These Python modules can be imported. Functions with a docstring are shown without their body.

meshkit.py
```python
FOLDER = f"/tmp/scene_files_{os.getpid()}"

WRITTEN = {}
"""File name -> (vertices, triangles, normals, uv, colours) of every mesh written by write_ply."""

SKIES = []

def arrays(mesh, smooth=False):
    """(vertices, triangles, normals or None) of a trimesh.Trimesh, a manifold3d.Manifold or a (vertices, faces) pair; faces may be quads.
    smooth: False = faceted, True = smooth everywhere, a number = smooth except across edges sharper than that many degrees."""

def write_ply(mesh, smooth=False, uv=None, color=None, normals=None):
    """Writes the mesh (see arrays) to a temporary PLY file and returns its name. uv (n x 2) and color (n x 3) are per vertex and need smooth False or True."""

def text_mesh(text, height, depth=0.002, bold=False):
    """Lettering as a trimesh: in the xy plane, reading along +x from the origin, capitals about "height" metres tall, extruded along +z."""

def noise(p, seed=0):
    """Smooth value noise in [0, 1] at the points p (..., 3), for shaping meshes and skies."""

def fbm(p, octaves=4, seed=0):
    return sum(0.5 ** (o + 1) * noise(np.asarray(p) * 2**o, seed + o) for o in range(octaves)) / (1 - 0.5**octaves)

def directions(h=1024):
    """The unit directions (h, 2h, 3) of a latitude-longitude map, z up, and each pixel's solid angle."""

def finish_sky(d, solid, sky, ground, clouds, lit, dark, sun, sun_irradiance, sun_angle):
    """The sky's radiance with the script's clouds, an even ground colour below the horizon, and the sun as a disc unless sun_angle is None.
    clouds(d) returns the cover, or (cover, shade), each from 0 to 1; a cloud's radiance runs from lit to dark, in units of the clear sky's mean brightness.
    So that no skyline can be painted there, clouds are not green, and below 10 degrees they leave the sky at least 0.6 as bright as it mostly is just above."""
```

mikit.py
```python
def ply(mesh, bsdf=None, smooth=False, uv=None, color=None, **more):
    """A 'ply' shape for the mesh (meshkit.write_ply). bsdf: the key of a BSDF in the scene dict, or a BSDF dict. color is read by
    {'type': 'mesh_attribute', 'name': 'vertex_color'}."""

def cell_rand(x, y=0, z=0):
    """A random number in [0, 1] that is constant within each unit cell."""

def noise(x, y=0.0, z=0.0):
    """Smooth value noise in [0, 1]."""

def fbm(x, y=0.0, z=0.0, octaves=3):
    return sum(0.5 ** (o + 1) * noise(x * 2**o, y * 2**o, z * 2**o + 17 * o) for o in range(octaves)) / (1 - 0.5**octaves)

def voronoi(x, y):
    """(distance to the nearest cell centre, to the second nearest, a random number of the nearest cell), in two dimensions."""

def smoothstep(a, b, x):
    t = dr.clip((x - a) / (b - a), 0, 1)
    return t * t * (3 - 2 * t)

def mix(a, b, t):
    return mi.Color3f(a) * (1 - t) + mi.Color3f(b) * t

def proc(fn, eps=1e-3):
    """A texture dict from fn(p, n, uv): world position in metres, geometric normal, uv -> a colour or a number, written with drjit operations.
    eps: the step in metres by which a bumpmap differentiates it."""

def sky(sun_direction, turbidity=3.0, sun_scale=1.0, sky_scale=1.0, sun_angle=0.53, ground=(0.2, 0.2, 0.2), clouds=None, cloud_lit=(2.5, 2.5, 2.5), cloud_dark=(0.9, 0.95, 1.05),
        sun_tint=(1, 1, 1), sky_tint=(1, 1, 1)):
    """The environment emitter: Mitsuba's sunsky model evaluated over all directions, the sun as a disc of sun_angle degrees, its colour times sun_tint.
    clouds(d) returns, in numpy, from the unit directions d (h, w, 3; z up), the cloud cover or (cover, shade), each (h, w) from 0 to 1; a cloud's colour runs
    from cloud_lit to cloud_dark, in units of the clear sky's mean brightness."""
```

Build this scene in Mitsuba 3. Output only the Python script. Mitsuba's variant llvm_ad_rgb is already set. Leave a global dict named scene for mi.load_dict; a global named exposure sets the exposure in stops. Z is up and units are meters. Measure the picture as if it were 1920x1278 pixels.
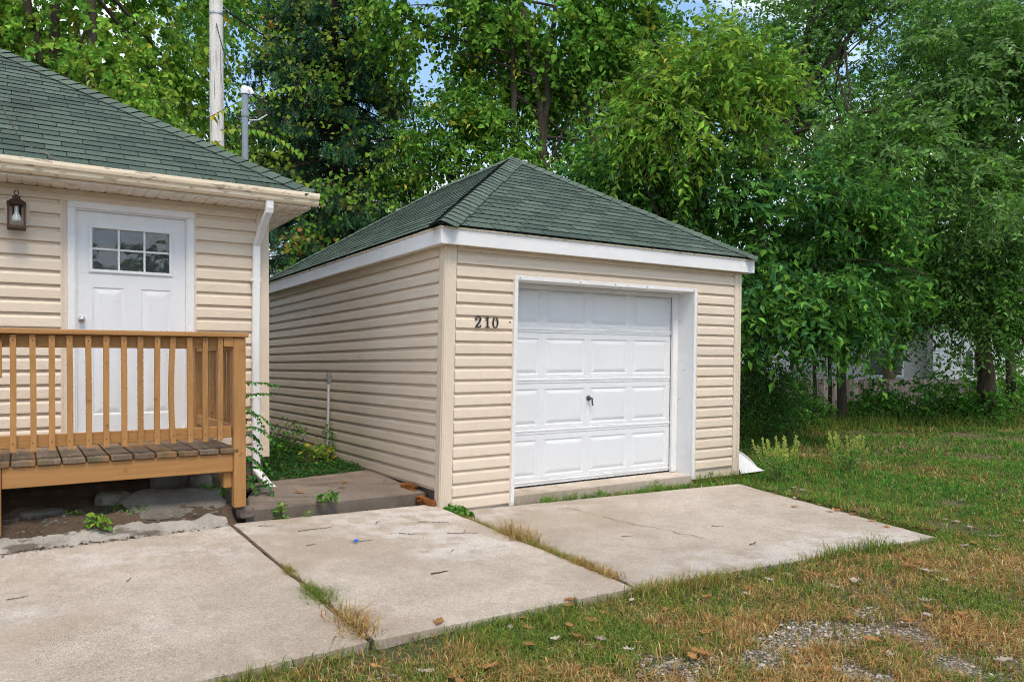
import math, numpy as np, mitsuba as mi, mikit, meshkit, trimesh, drjit as dr
from mikit import proc, noise, fbm, cell_rand, smoothstep, mix, voronoi
import shapely
T = mi.ScalarTransform4f
scene, labels = {}, {}
V = lambda *a: np.array(a, float)

# ------------------------------------------------------------------ camera, sky, exposure
CH, YAW, ROLL, F_PX, HZ = 1.44, 0.5788, 0.0028, 1406.6, 682.1      # world: +x along the garage front, +y away from the camera
fwd = [math.sin(YAW), math.cos(YAW), 0.0]
scene['camera'] = {'type': 'perspective', 'fov': math.degrees(2 * math.atan(960 / F_PX)), 'fov_axis': 'x', 'near_clip': 0.05, 'far_clip': 600.0,
    'principal_point_offset_y': -(HZ - 639) / 1278.0,
    'to_world': T().look_at(origin=[0, 0, CH], target=[fwd[0], fwd[1], CH], up=[math.cos(YAW) * math.sin(ROLL), -math.sin(YAW) * math.sin(ROLL), math.cos(ROLL)])}

def clouds(d):
    q = d / np.maximum(d[..., 2:3], 0.12)
    n = meshkit.fbm(q * 0.9 + 4.07, 5, 4)
    c = np.clip((n - 0.41) / 0.18, 0, 1)
    c = np.maximum(c, np.clip((0.30 - d[..., 2]) / 0.25, 0, 1) * 0.45)
    return c * 0.96, np.clip((n - 0.55) * 1.8, 0, 0.5)
scene['sky'] = mikit.sky([-0.10, -0.62, 1.0], turbidity=3, sun_scale=0.26, sun_angle=20, sky_scale=1.0, clouds=clouds, sun_tint=(0.97, 1.0, 1.06), sky_tint=(1.18, 1.06, 0.95), cloud_lit=(2.3, 2.35, 2.48), cloud_dark=(1.27, 1.33, 1.48), ground=(0.14, 0.15, 0.09))
exposure = 2.97

# ------------------------------------------------------------------ helpers
COUNT = {}
def uniq(k):
    n = COUNT.get(k, 0); COUNT[k] = n + 1
    return k if n == 0 else f'{k}_{n:03d}'

def cat(ms):
    v, f, o = [], [], 0
    for a, b in ms:
        b = np.asarray(b); b = np.vstack([b[:, [0, 1, 2]], b[:, [0, 2, 3]]]) if b.shape[1] == 4 else b
        v.append(a); f.append(b + o); o += len(a)
    return np.vstack(v), np.vstack(f)

def tri(m):
    return cat([m])

BF = np.array([[0, 2, 3, 1], [4, 5, 7, 6], [0, 1, 5, 4], [2, 6, 7, 3], [0, 4, 6, 2], [1, 3, 7, 5]])
def box(x0, x1, y0, y1, z0, z1):
    return np.array([[x, y, z] for x in (x0, x1) for y in (y0, y1) for z in (z0, z1)], float), BF

def bev(x0, x1, y0, y1, z0, z1, b=0.004):
    """box with chamfered edges"""
    c = V((x0 + x1) / 2, (y0 + y1) / 2, (z0 + z1) / 2); h = V((x1 - x0) / 2, (y1 - y0) / 2, (z1 - z0) / 2); b = min(b, h.min() * 0.8)
    P = [c + V(*s) * (h - b + b * (np.arange(3) == k)) for k in range(3) for s in np.ndindex(2, 2, 2) for s in [tuple(2 * np.array(s) - 1)]]
    idx = {}
    i = 0
    for k in range(3):
        for s in np.ndindex(2, 2, 2):
            idx[(k, s)] = i; i += 1
    F = []
    for k in range(3):
        a, bb = [q for q in range(3) if q != k]
        for sk in (0, 1):
            L = []
            for sa, sb in ((0, 0), (1, 0), (1, 1), (0, 1)):
                s = [0, 0, 0]; s[k] = sk; s[a] = sa; s[bb] = sb; L.append(idx[(k, tuple(s))])
            F += [[L[0], L[1], L[2]], [L[0], L[2], L[3]]]
    for k in range(3):            # edge chamfers along axis k
        a, bb = [q for q in range(3) if q != k]
        for sa in (0, 1):
            for sb in (0, 1):
                s0 = [0, 0, 0]; s0[a] = sa; s0[bb] = sb; s1 = list(s0); s1[k] = 1
                q = [idx[(a, tuple(s0))], idx[(a, tuple(s1))], idx[(bb, tuple(s1))], idx[(bb, tuple(s0))]]
                F += [[q[0], q[1], q[2]], [q[0], q[2], q[3]]]
    for s in np.ndindex(2, 2, 2):
        F.append([idx[(0, s)], idx[(1, s)], idx[(2, s)]])
    P, F = np.array(P), np.array(F)
    n = np.cross(P[F[:, 1]] - P[F[:, 0]], P[F[:, 2]] - P[F[:, 0]])
    bad = (n * (P[F].mean(1) - c)).sum(1) < 0
    F[bad] = F[bad][:, ::-1]
    return P, F

def prism(prof, a, b, ea, eb, caps=True):
    """closed 2D profile (n,2) in axes ea, eb extruded from point a to b (fan caps, convex-ish)"""
    prof = np.asarray(prof, float); n = len(prof)
    o = prof[:, :1] * V(*ea) + prof[:, 1:] * V(*eb)
    v = np.vstack([o + V(*a), o + V(*b)])
    i = np.arange(n); j = (i + 1) % n
    f = [np.stack([i, j, j + n], 1), np.stack([i, j + n, i + n], 1)]
    if caps:
        tr = np.array(trimesh.creation.triangulate_polygon(shapely.Polygon(prof), engine='earcut')[1])
        f += [tr[:, ::-1], tr + n]
    return v, np.vstack(f)

def tube(P, R, sides=8, caps=True):
    P = np.asarray(P, float); R = np.broadcast_to(np.asarray(R, float), (len(P),))
    t = np.gradient(P, axis=0); t /= np.linalg.norm(t, axis=1, keepdims=True) + 1e-9
    ref = V(0, 0, 1) if abs(t[0, 2]) < 0.8 else V(1, 0, 0)
    a = np.cross(t, ref); a /= np.linalg.norm(a, axis=1, keepdims=True) + 1e-9
    b = np.cross(t, a); g = np.arange(sides) * 2 * np.pi / sides
    v = (P[:, None] + R[:, None, None] * (np.cos(g)[None, :, None] * a[:, None] + np.sin(g)[None, :, None] * b[:, None])).reshape(-1, 3)
    i, j = np.meshgrid(np.arange(len(P) - 1), np.arange(sides), indexing='ij'); k = (j + 1) % sides
    q = np.stack([i * sides + j, (i + 1) * sides + j, (i + 1) * sides + k, i * sides + k], -1).reshape(-1, 4)
    f = np.vstack([q[:, :3], q[:, [0, 2, 3]]])
    if caps:
        m = len(v); v = np.vstack([v, P[:1], P[-1:]]); s = np.arange(sides); e = (len(P) - 1) * sides
        f = np.vstack([f, np.stack([s * 0 + m, s, (s + 1) % sides], 1), np.stack([s * 0 + m + 1, e + (s + 1) % sides, e + s], 1)])
    return v, f

def lathe(prof, c=(0, 0, 0), sides=20, axis='z'):
    prof = np.asarray(prof, float); g = np.arange(sides) * 2 * np.pi / sides; n = len(prof)
    v = np.stack([prof[:, :1] * np.cos(g), prof[:, :1] * np.sin(g), np.broadcast_to(prof[:, 1:], (n, sides))], -1)
    if axis == 'y': v = np.stack([v[..., 0], -v[..., 2], v[..., 1]], -1)
    if axis == 'x': v = np.stack([v[..., 2], v[..., 0], v[..., 1]], -1)
    i, j = np.meshgrid(np.arange(n - 1), np.arange(sides), indexing='ij'); k = (j + 1) % sides
    q = np.stack([i * sides + j, i * sides + k, (i + 1) * sides + k, (i + 1) * sides + j], -1).reshape(-1, 4)
    return cat([(v.reshape(-1, 3) + V(*c), q)])

def add(name, m, mat, parent=None, smooth=False, xf=None, col=None, uv=None, nofix=False):
    key = uniq(name if parent is None else parent + '__' + name)
    v, f = tri(m)
    if xf is not None: v = xf(v)
    scene[key] = mikit.ply((v, f), 'm_' + mat, smooth=smooth, uv=uv, color=col)
    return key

def lab(key, label=None, category=None, group=None, kind=None):
    d = {}
    if label: d['label'] = label
    if category: d['category'] = category
    if group: d['group'] = group
    if kind: d['kind'] = kind
    labels[key] = d
    return key

def thing(name, label, category, group=None):
    return lab(uniq(name), label, category, group)

def tone(v, r):
    return np.tile([[r, 0.0]], (len(v), 1))

def edged(top, F_top, F_side, r):
    """faces of F_side get vertices of their own, marked as cut edge (uv.y = 1)"""
    n = len(top); v = np.vstack([top, top]); f = np.vstack([np.asarray(F_top), np.asarray(F_side) + n]); uv = np.zeros((2 * n, 2)); uv[:, 0] = r; uv[n:, 1] = 1.0
    return (v, f), uv
def addt(name, m, mat, parent, r, xf=None):
    """a piece whose tone is set by uv.x"""
    v, f = tri(m)
    return add(name, (v, f), mat, parent, xf=xf, uv=tone(v, r))

rng = np.random.default_rng(7)
R_ = lambda: float(rng.random())

# ------------------------------------------------------------------ materials
def princ(key, color, rough=0.5, spec=0.4, two=True, **k):
    c = color if isinstance(color, dict) else {'type': 'rgb', 'value': list(color)}
    b = {'type': 'principled', 'base_color': c, 'roughness': rough, 'specular': spec, **k}
    scene['m_' + key] = {'type': 'twosided', 'bsdf': b} if two else b

def bumped(key, color, fn, scale, eps=0.002, rough=0.6, spec=0.35, **k):
    c = color if isinstance(color, dict) else {'type': 'rgb', 'value': list(color)}
    scene['m_' + key] = {'type': 'twosided', 'bsdf': {'type': 'bumpmap', 'tex': proc(fn, eps), 'scale': scale, 'bsdf': {'type': 'principled', 'base_color': c, 'roughness': rough, 'specular': spec, **k}}}

def f_vinyl(p, n, uv):
    t = fbm(p.x * 1.3 + uv.x * 31, p.y * 1.3, p.z * 2.0, 3)
    st = fbm((p.x + p.y) * 14.0, p.z * 1.1, uv.x * 9, 2)
    c = mix((0.612, 0.515, 0.405), (0.658, 0.56, 0.447), t) * (0.96 + 0.07 * uv.x)
    c = mix(c, (0.42, 0.34, 0.26), smoothstep(0.60, 0.9, st) * 0.10)
    return mix(c, (0.33, 0.29, 0.22), smoothstep(0.64, 0.84, fbm(p.x * 3.7, p.y * 3.7, p.z * 5.0, 3)) * 0.12)
def b_vinyl(p, n, uv):
    return fbm((p.x + p.y) * 9.0, p.z * 260.0, 0.0, 2)
princ('vinyl', proc(f_vinyl), 0.45)
def f_trim(p, n, uv):
    t = fbm(p.x * 2, p.y * 2, p.z * 2, 3)
    c = mix((0.605, 0.512, 0.407), (0.64, 0.548, 0.44), t)
    return mix(c, (0.36, 0.30, 0.22), smoothstep(0.66, 0.85, fbm(p.x * 5, p.y * 5, p.z * 4.5, 3)) * 0.12)
princ('vinyl_trim', proc(f_trim), 0.45)
def f_white(p, n, uv):
    a = fbm(p.x * 3, p.y * 3, p.z * 3, 3); b = fbm(p.x * 26, p.y * 26, p.z * 9, 3)
    c = mix((0.66, 0.665, 0.67), (0.73, 0.735, 0.74), a)
    return mix(c, (0.40, 0.35, 0.28), smoothstep(0.68, 0.84, b) * 0.16)
princ('white_paint', proc(f_white), 0.45)
def f_door(p, n, uv):
    a = fbm(p.x * 2.2, p.y * 2.2, p.z * 2.2, 3); b = fbm(p.x * 30, p.y * 30, p.z * 30, 2)
    c = mix((0.645, 0.665, 0.685), (0.69, 0.705, 0.72), a)
    c = mix(c, (0.50, 0.47, 0.42), smoothstep(0.66, 0.86, b) * 0.18)
    return mix(c, (0.42, 0.38, 0.31), smoothstep(0.30, 0.0, p.z + 0.25 * (fbm(p.x * 7, p.y * 7, p.z * 3, 3) - 0.35)) * 0.5)
princ('door_paint', proc(f_door), 0.38)
def f_gutter(p, n, uv):
    a = fbm(p.x * 2.5, p.y * 2.5, p.z * 12, 3); b = fbm(p.x * 16, p.y * 5, p.z * 40, 3)
    c = mix((0.74, 0.62, 0.44), (0.80, 0.71, 0.56), a)
    return mix(c, (0.16, 0.12, 0.07), smoothstep(0.62, 0.74, b) * 0.55)
princ('gutter_paint', proc(f_gutter), 0.4)
def f_soffit(p, n, uv):
    b = fbm(p.x * 8, p.y * 8, p.z * 8, 3)
    return mix((0.78, 0.75, 0.70), (0.62, 0.56, 0.47), smoothstep(0.5, 0.8, b))
princ('soffit_paint', proc(f_soffit), 0.5)
def f_shingle(p, n, uv):
    g = cell_rand(p.x * 420, p.y * 420, p.z * 420)
    s = fbm(p.x * 2.0, p.y * 2.0, p.z * 2.0, 3)
    c = mix((0.034, 0.057, 0.045), (0.080, 0.114, 0.090), uv.x)
    c = mix(c, (0.088, 0.118, 0.096), s * 0.3)
    c = mix(c, (0.035, 0.045, 0.036), smoothstep(0.55, 0.8, fbm(p.x * 3.0, p.y * 0.8, p.z * 0.8, 3)) * 0.4)
    c = c * (0.62 + 0.76 * g)
    c = mix(c, (0.22, 0.26, 0.22), smoothstep(0.965, 1.0, g) * 0.35)
    return mix(c, (0.012, 0.015, 0.014), smoothstep(0.4, 0.6, uv.y))
def b_gran(p, n, uv):
    return noise(p.x * 330, p.y * 330, p.z * 330)
bumped('shingle', proc(f_shingle), b_gran, 0.0012, 0.0015, rough=0.85, spec=0.25)
princ('shingle_edge', (0.016, 0.022, 0.019), 0.9, 0.2)
def f_stain(p, n, uv):
    g = fbm(p.x * 30 * (1 - uv.y) + p.x * 2.5 * uv.y, p.y * 20, p.z * 3.0 * (1 - uv.y) + 42 * p.z * uv.y, 3)
    c = mix((0.295, 0.145, 0.047), (0.395, 0.21, 0.077), g) * (0.86 + 0.24 * uv.x)
    return mix(c, (0.13, 0.06, 0.02), smoothstep(0.66, 0.82, fbm(p.x * 11, p.y * 11, p.z * 11, 3)) * 0.5)
def b_wood(p, n, uv):
    return fbm(p.x * 60 * (1 - uv.y) + p.x * 4 * uv.y, p.y * 30, p.z * 5 * (1 - uv.y) + 80 * p.z * uv.y, 2)
bumped('stained_wood', proc(f_stain), b_wood, 0.0012, 0.001, rough=0.6, spec=0.3)
def f_plank(p, n, uv):
    g = fbm(p.x * 70 + uv.x * 50, p.y * 3.0, p.z * 20, 3); w = fbm(p.x * 6 + uv.x * 20, p.y * 2.2, 0.0, 3)
    c = mix((0.060, 0.043, 0.030), (0.21, 0.155, 0.11), g)
    c = mix(c, (0.27, 0.145, 0.055), smoothstep(0.40, 0.72, w) * 0.65)
    c = mix(c, (0.07, 0.085, 0.03), smoothstep(0.6, 0.75, fbm(p.x * 9, p.y * 5 + uv.x * 9, 0.0, 3)) * 0.4)
    return c * (0.75 + 0.5 * uv.x)
def b_plank(p, n, uv):
    return fbm(p.x * 90 + uv.x * 50, p.y * 5.0, 0.0, 2)
bumped('weathered_plank', proc(f_plank), b_plank, 0.002, 0.001, rough=0.8, spec=0.2)
def f_conc(p, n, uv):
    a = fbm(p.x * 0.9, p.y * 0.9, p.z, 4); b = fbm(p.x * 5, p.y * 5, 0.0, 4); g = cell_rand(p.x * 170, p.y * 170, p.z * 30); h = fbm(p.x * 60, p.y * 60, 0.0, 2)
    c = mix((0.310, 0.260, 0.205), (0.430, 0.374, 0.310), smoothstep(0.25, 0.75, a * 0.6 + b * 0.4))
    w = smoothstep(0.52, 0.66, fbm(p.x * 0.7 + 2, p.y * 1.6, 0.0, 5)) * smoothstep(0.3, 0.6, fbm(p.x * 8, p.y * 8, 3.0, 3))
    c = mix(c, (0.49, 0.46, 0.42), w * 0.6)
    c = c * (0.90 + 0.2 * h) * (0.86 + 0.28 * noise(p.x * 130, p.y * 130, 0.0))
    c = mix(c, (0.20, 0.165, 0.13), smoothstep(0.945, 0.99, g) * 0.75)
    c = mix(c, (0.55, 0.50, 0.44), smoothstep(0.06, 0.01, g) * 0.5)
    c = mix(c, (0.27, 0.215, 0.15), smoothstep(0.48, 0.78, fbm(p.x * 1.1 + 9, p.y * 1.1, 0.0, 4)) * 0.5)
    c = mix(c, (0.25, 0.21, 0.165), smoothstep(0.5, 0.85, fbm(p.x * 14 + 4, p.y * 14, 0.0, 4)) * 0.4)
    return c * (0.86 + 0.28 * uv.x)
def b_conc(p, n, uv):
    return fbm(p.x * 45, p.y * 45, p.z * 45, 3) + 0.6 * noise(p.x * 190, p.y * 190, p.z * 190)
bumped('concrete', proc(f_conc), b_conc, 0.0022, 0.0015, rough=0.85, spec=0.2)
def f_oldc(p, n, uv):
    a = fbm(p.x * 3, p.y * 3, p.z * 5, 4); g = cell_rand(p.x * 150, p.y * 150, p.z * 150)
    c = mix((0.105, 0.082, 0.066), (0.21, 0.175, 0.145), a) * (0.75 + 0.5 * g)
    c = mix(c, (0.09, 0.065, 0.05), smoothstep(0.5, 0.72, fbm(p.x * 2 + 5, p.y * 6, p.z * 2, 4)) * 0.7)
    return mix(c, (0.08, 0.10, 0.04), smoothstep(0.66, 0.8, fbm(p.x * 4, p.y * 4, p.z * 4, 3)) * 0.5)
bumped('old_concrete', proc(f_oldc), b_conc, 0.003, 0.0015, rough=0.9, spec=0.15)
def f_stone(p, n, uv):
    a = fbm(p.x * 5, p.y * 5, p.z * 5, 4); g = cell_rand(p.x * 160, p.y * 160, p.z * 160)
    c = mix((0.095, 0.085, 0.070), (0.25, 0.23, 0.20), a) * (0.75 + 0.5 * g)
    return mix(c, (0.10, 0.10, 0.06), smoothstep(0.58, 0.75, fbm(p.x * 9, p.y * 9, p.z * 9, 3)) * 0.6) * (0.8 + 0.4 * uv.x)
bumped('stone', proc(f_stone), b_conc, 0.004, 0.0015, rough=0.9, spec=0.15)
def f_curb(p, n, uv):
    a = fbm(p.x * 6, p.y * 6, p.z * 6, 4); g = cell_rand(p.x * 150, p.y * 150, p.z * 150)
    c = mix((0.22, 0.20, 0.17), (0.42, 0.39, 0.35), a) * (0.85 + 0.3 * g)
    return mix(c, (0.085, 0.065, 0.045), smoothstep(0.56, 0.70, fbm(p.x * 5 + 3, p.y * 9, p.z * 14, 4)) * 0.8)
bumped('curb_stone', proc(f_curb), b_conc, 0.006, 0.0015, rough=0.9, spec=0.15)
def f_dirt(p, n, uv):
    a = fbm(p.x * 4, p.y * 4, p.z * 4, 4); g = cell_rand(p.x * 120, p.y * 120, p.z * 120)
    return mix((0.055, 0.040, 0.028), (0.135, 0.098, 0.068), a) * (0.7 + 0.6 * g)
bumped('dirt', proc(f_dirt), b_conc, 0.008, 0.002, rough=0.95, spec=0.1)
def f_ground(p, n, uv):
    a = fbm(p.x * 0.55, p.y * 0.55, 0.0, 4); b = fbm(p.x * 6, p.y * 6, 0.0, 4); g = cell_rand(p.x * 110, p.y * 110, 0.0)
    c = mix((0.070, 0.055, 0.034), (0.17, 0.135, 0.09), b)
    c = mix(c, (0.045, 0.060, 0.018), smoothstep(0.4, 0.65, a) * 0.7)
    return c * (0.6 + 0.8 * g)
bumped('ground_soil', proc(f_ground), b_conc, 0.01, 0.002, rough=0.95, spec=0.1)
def f_bark(p, n, uv):
    a = fbm(p.x * 22, p.y * 22, p.z * 3.5, 3)
    return mix((0.028, 0.021, 0.016), (0.10, 0.08, 0.062), a)
def b_bark(p, n, uv):
    return fbm(p.x * 30, p.y * 30, p.z * 6, 3)
bumped('bark', proc(f_bark), b_bark, 0.02, 0.004, rough=0.9, spec=0.15)
def f_pole(p, n, uv):
    a = fbm(p.x * 60, p.y * 60, p.z * 1.6, 3)
    return mix((0.22, 0.19, 0.17), (0.70, 0.67, 0.64), smoothstep(0.26, 0.44, a))
bumped('pole_wood', proc(f_pole), b_bark, 0.006, 0.002, rough=0.85, spec=0.2)
def f_fence(p, n, uv):
    a = fbm((p.x + p.y) * 30 + uv.x * 40, 0.0, p.z * 1.5, 3)
    return mix((0.085, 0.075, 0.070), (0.23, 0.205, 0.195), a) * (0.7 + 0.6 * uv.x)
princ('fence_wood', proc(f_fence), 0.9, 0.15)
princ('twig', (0.085, 0.068, 0.052), 0.85, 0.2)
princ('twig_pale', (0.22, 0.20, 0.17), 0.85, 0.2)
princ('steel', (0.42, 0.44, 0.46), 0.38, 0.5, metallic=0.85)
princ('dark_chrome', (0.16, 0.16, 0.165), 0.3, 0.5, metallic=0.8)
princ('galvanised', (0.50, 0.51, 0.52), 0.4)
princ('nickel', (0.62, 0.60, 0.57), 0.22, 0.5, metallic=1.0)
princ('grey_pvc', (0.235, 0.275, 0.32), 0.45)
princ('black_iron', (0.022, 0.020, 0.020), 0.5)
princ('cable_black', (0.02, 0.02, 0.022), 0.6)
def f_rust(p, n, uv):
    a = fbm(p.x * 40, p.y * 40, p.z * 40, 3)
    return mix((0.035, 0.020, 0.015), (0.085, 0.045, 0.03), a)
princ('brown_metal', proc(f_rust), 0.6, 0.3)
def f_rusty(p, n, uv):
    a = fbm(p.x * 30, p.y * 30, p.z * 30, 3)
    return mix((0.07, 0.028, 0.012), (0.30, 0.115, 0.035), a)
bumped('rust_crust', proc(f_rusty), b_conc, 0.01, 0.002, rough=0.95, spec=0.1)
princ('bulb_glass', (0.72, 0.76, 0.74), 0.18, 0.5)
princ('dark_room', (0.035, 0.04, 0.042), 0.8, 0.2)
scene['m_pane_glass'] = {'type': 'thindielectric', 'int_ior': 1.5}
princ('blue_plastic', (0.01, 0.13, 0.62), 0.35)
princ('white_far', (0.74, 0.75, 0.76), 0.6)
princ('grey_far', (0.42, 0.42, 0.40), 0.6)
princ('dark_pane', (0.03, 0.04, 0.045), 0.1, 0.5)
princ('rubber', (0.015, 0.015, 0.016), 0.7)
VC = {'type': 'mesh_attribute', 'name': 'vertex_color'}
scene['m_leaf'] = {'type': 'principledthin', 'base_color': VC, 'roughness': 0.34, 'diff_trans': 0.7, 'eta': 1.45, 'spec_trans': 0.0}
scene['m_leaf_glossy'] = {'type': 'principledthin', 'base_color': VC, 'roughness': 0.27, 'diff_trans': 0.55, 'eta': 1.6, 'spec_trans': 0.0}
princ('tinted', VC, 0.8, 0.2)

# ------------------------------------------------------------------ ground shapes
def bil(c, s, t):
    c = np.array(c, float); s = s[..., None]; t = t[..., None]
    return c[0] * (1 - s) * (1 - t) + c[1] * s * (1 - t) + c[2] * s * t + c[3] * (1 - s) * t
def patch(c, nu, nv, depth, jit=0.012, seed=1, edges=(1, 1, 1, 1), bump=0.004):
    """a slab: corners c (front-left, front-right, back-right, back-left), worn edges, skirts going down"""
    s, t = np.meshgrid(np.linspace(0, 1, nu), np.linspace(0, 1, nv), indexing='ij')
    p = bil(c, s, t); q = p * 5.3 + seed * 7
    j = (meshkit.fbm(q, 3, seed) - 0.5) * 2 * jit; k = (meshkit.fbm(q + 40, 3, seed) - 0.5) * 2 * jit
    on = np.zeros_like(s); on[0] = edges[3]; on[-1] = edges[1]; on[:, 0] = np.maximum(on[:, 0], edges[0]); on[:, -1] = np.maximum(on[:, -1], edges[2])
    p[..., 0] += j * on; p[..., 1] += k * on
    p[..., 2] += (meshkit.fbm(p * 1.5 + seed, 3, seed) - 0.5) * bump * 2 - on * 0.006 - np.maximum(0, k) * on * 0.5
    i, m = np.meshgrid(np.arange(nu - 1), np.arange(nv - 1), indexing='ij'); a = i * nv + m
    f = np.stack([a, a + nv, a + nv + 1, a + 1], -1).reshape(-1, 4)
    ring = np.concatenate([np.arange(nu) * nv, (nu - 1) * nv + np.arange(1, nv), np.arange(nu - 2, -1, -1) * nv + nv - 1, np.arange(nv - 2, 0, -1)])
    v = p.reshape(-1, 3); low = v[ring] + V(0, 0, -depth); o = len(v); e = np.arange(len(ring)); e2 = (e + 1) % len(ring)
    return tri((np.vstack([v, low]), np.vstack([f, np.stack([ring, o + e, o + e2, ring[e2]], 1)]))), v[ring]
S1 = [(-4.6, 3.50, 0.0), (1.515, 3.685, 0.0), (1.352, 6.10, 0.195), (-4.6, 5.90, 0.195)]
S2 = [(1.545, 3.685, 0.0), (3.335, 3.655, -0.012), (3.40, 6.66, 0.06), (1.385, 6.16, 0.195)]
S3 = [(3.375, 3.66, -0.02), (6.476, 3.361, -0.03), (7.20, 6.06, 0.0), (3.47, 6.50, 0.0)]
S4 = [(1.50, 6.24, 0.262), (3.40, 6.82, 0.158), (3.46, 8.30, 0.205), (1.92, 7.62, 0.275)]
rings = []
for nm, c, seed, tn, mat, txt in (('concrete_slab', S1, 1, 0.62, 'concrete', 'left'), ('concrete_slab', S2, 2, 0.58, 'concrete', 'mid'), ('concrete_slab', S3, 3, 0.15, 'concrete', 'right')):
    (v, f), ring = patch(c, 60 if seed == 1 else 40, 40, 0.30 if seed < 3 else 0.2, 0.014, seed)
    rings.append(ring); k = add(nm, (v, f), mat, uv=tone(v, tn), smooth=False)
    lab(k, {'left': 'wide pale concrete driveway slab in front of the wooden deck', 'mid': 'pale concrete slab with twigs, between two weedy joints', 'right': 'greyer concrete apron in front of the garage door'}[txt], 'concrete slab', 'driveway slabs', 'structure')
(v, f), ring4 = patch(S4, 70, 40, 0.3, 0.045, 9, bump=0.012)
k = add('stained_path', (v, f), 'old_concrete', uv=tone(v, 0.5)); lab(k, 'raised brown stained concrete path between the house and the garage', 'path', None, 'structure')
polys = [shapely.Polygon(r[:, :2]) for r in rings] + [shapely.Polygon(ring4[:, :2])]
slabs = shapely.union_all([p.buffer(0.001) for p in polys])
GARAGE = shapely.box(3.35, 6.47, 7.75, 12.9); HOUSE = shapely.box(-6, 7.85, 2.11, 15)

def gz(x, y):
    """height of the lawn"""
    q = np.stack([x, y, np.zeros_like(x)], -1)
    far = np.clip((np.hypot(x, y) - 6) / 14, 0, 1)
    return -0.062 + (meshkit.fbm(q * 0.9, 3, 3) - 0.5) * (0.05 + 0.22 * far) + 0.05 * far + (meshkit.fbm(q * 7, 2, 5) - 0.5) * 0.02
g1 = np.concatenate([-np.geomspace(120, 6.2, 14), np.linspace(-6, 13, 150), np.geomspace(13.3, 160, 22)])
g2 = np.concatenate([-np.geomspace(60, 1.1, 12), np.linspace(-1, 12, 120), np.geomspace(12.3, 200, 24)])
X, Y = np.meshgrid(g1, g2, indexing='ij'); Z = gz(X, Y)
inn = shapely.contains_xy(slabs.buffer(-0.05), X, Y); Z[inn] -= 0.12
Z[shapely.contains_xy(shapely.box(-6, 6.0, 3.5, 15), X, Y)] -= 0.25
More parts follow.
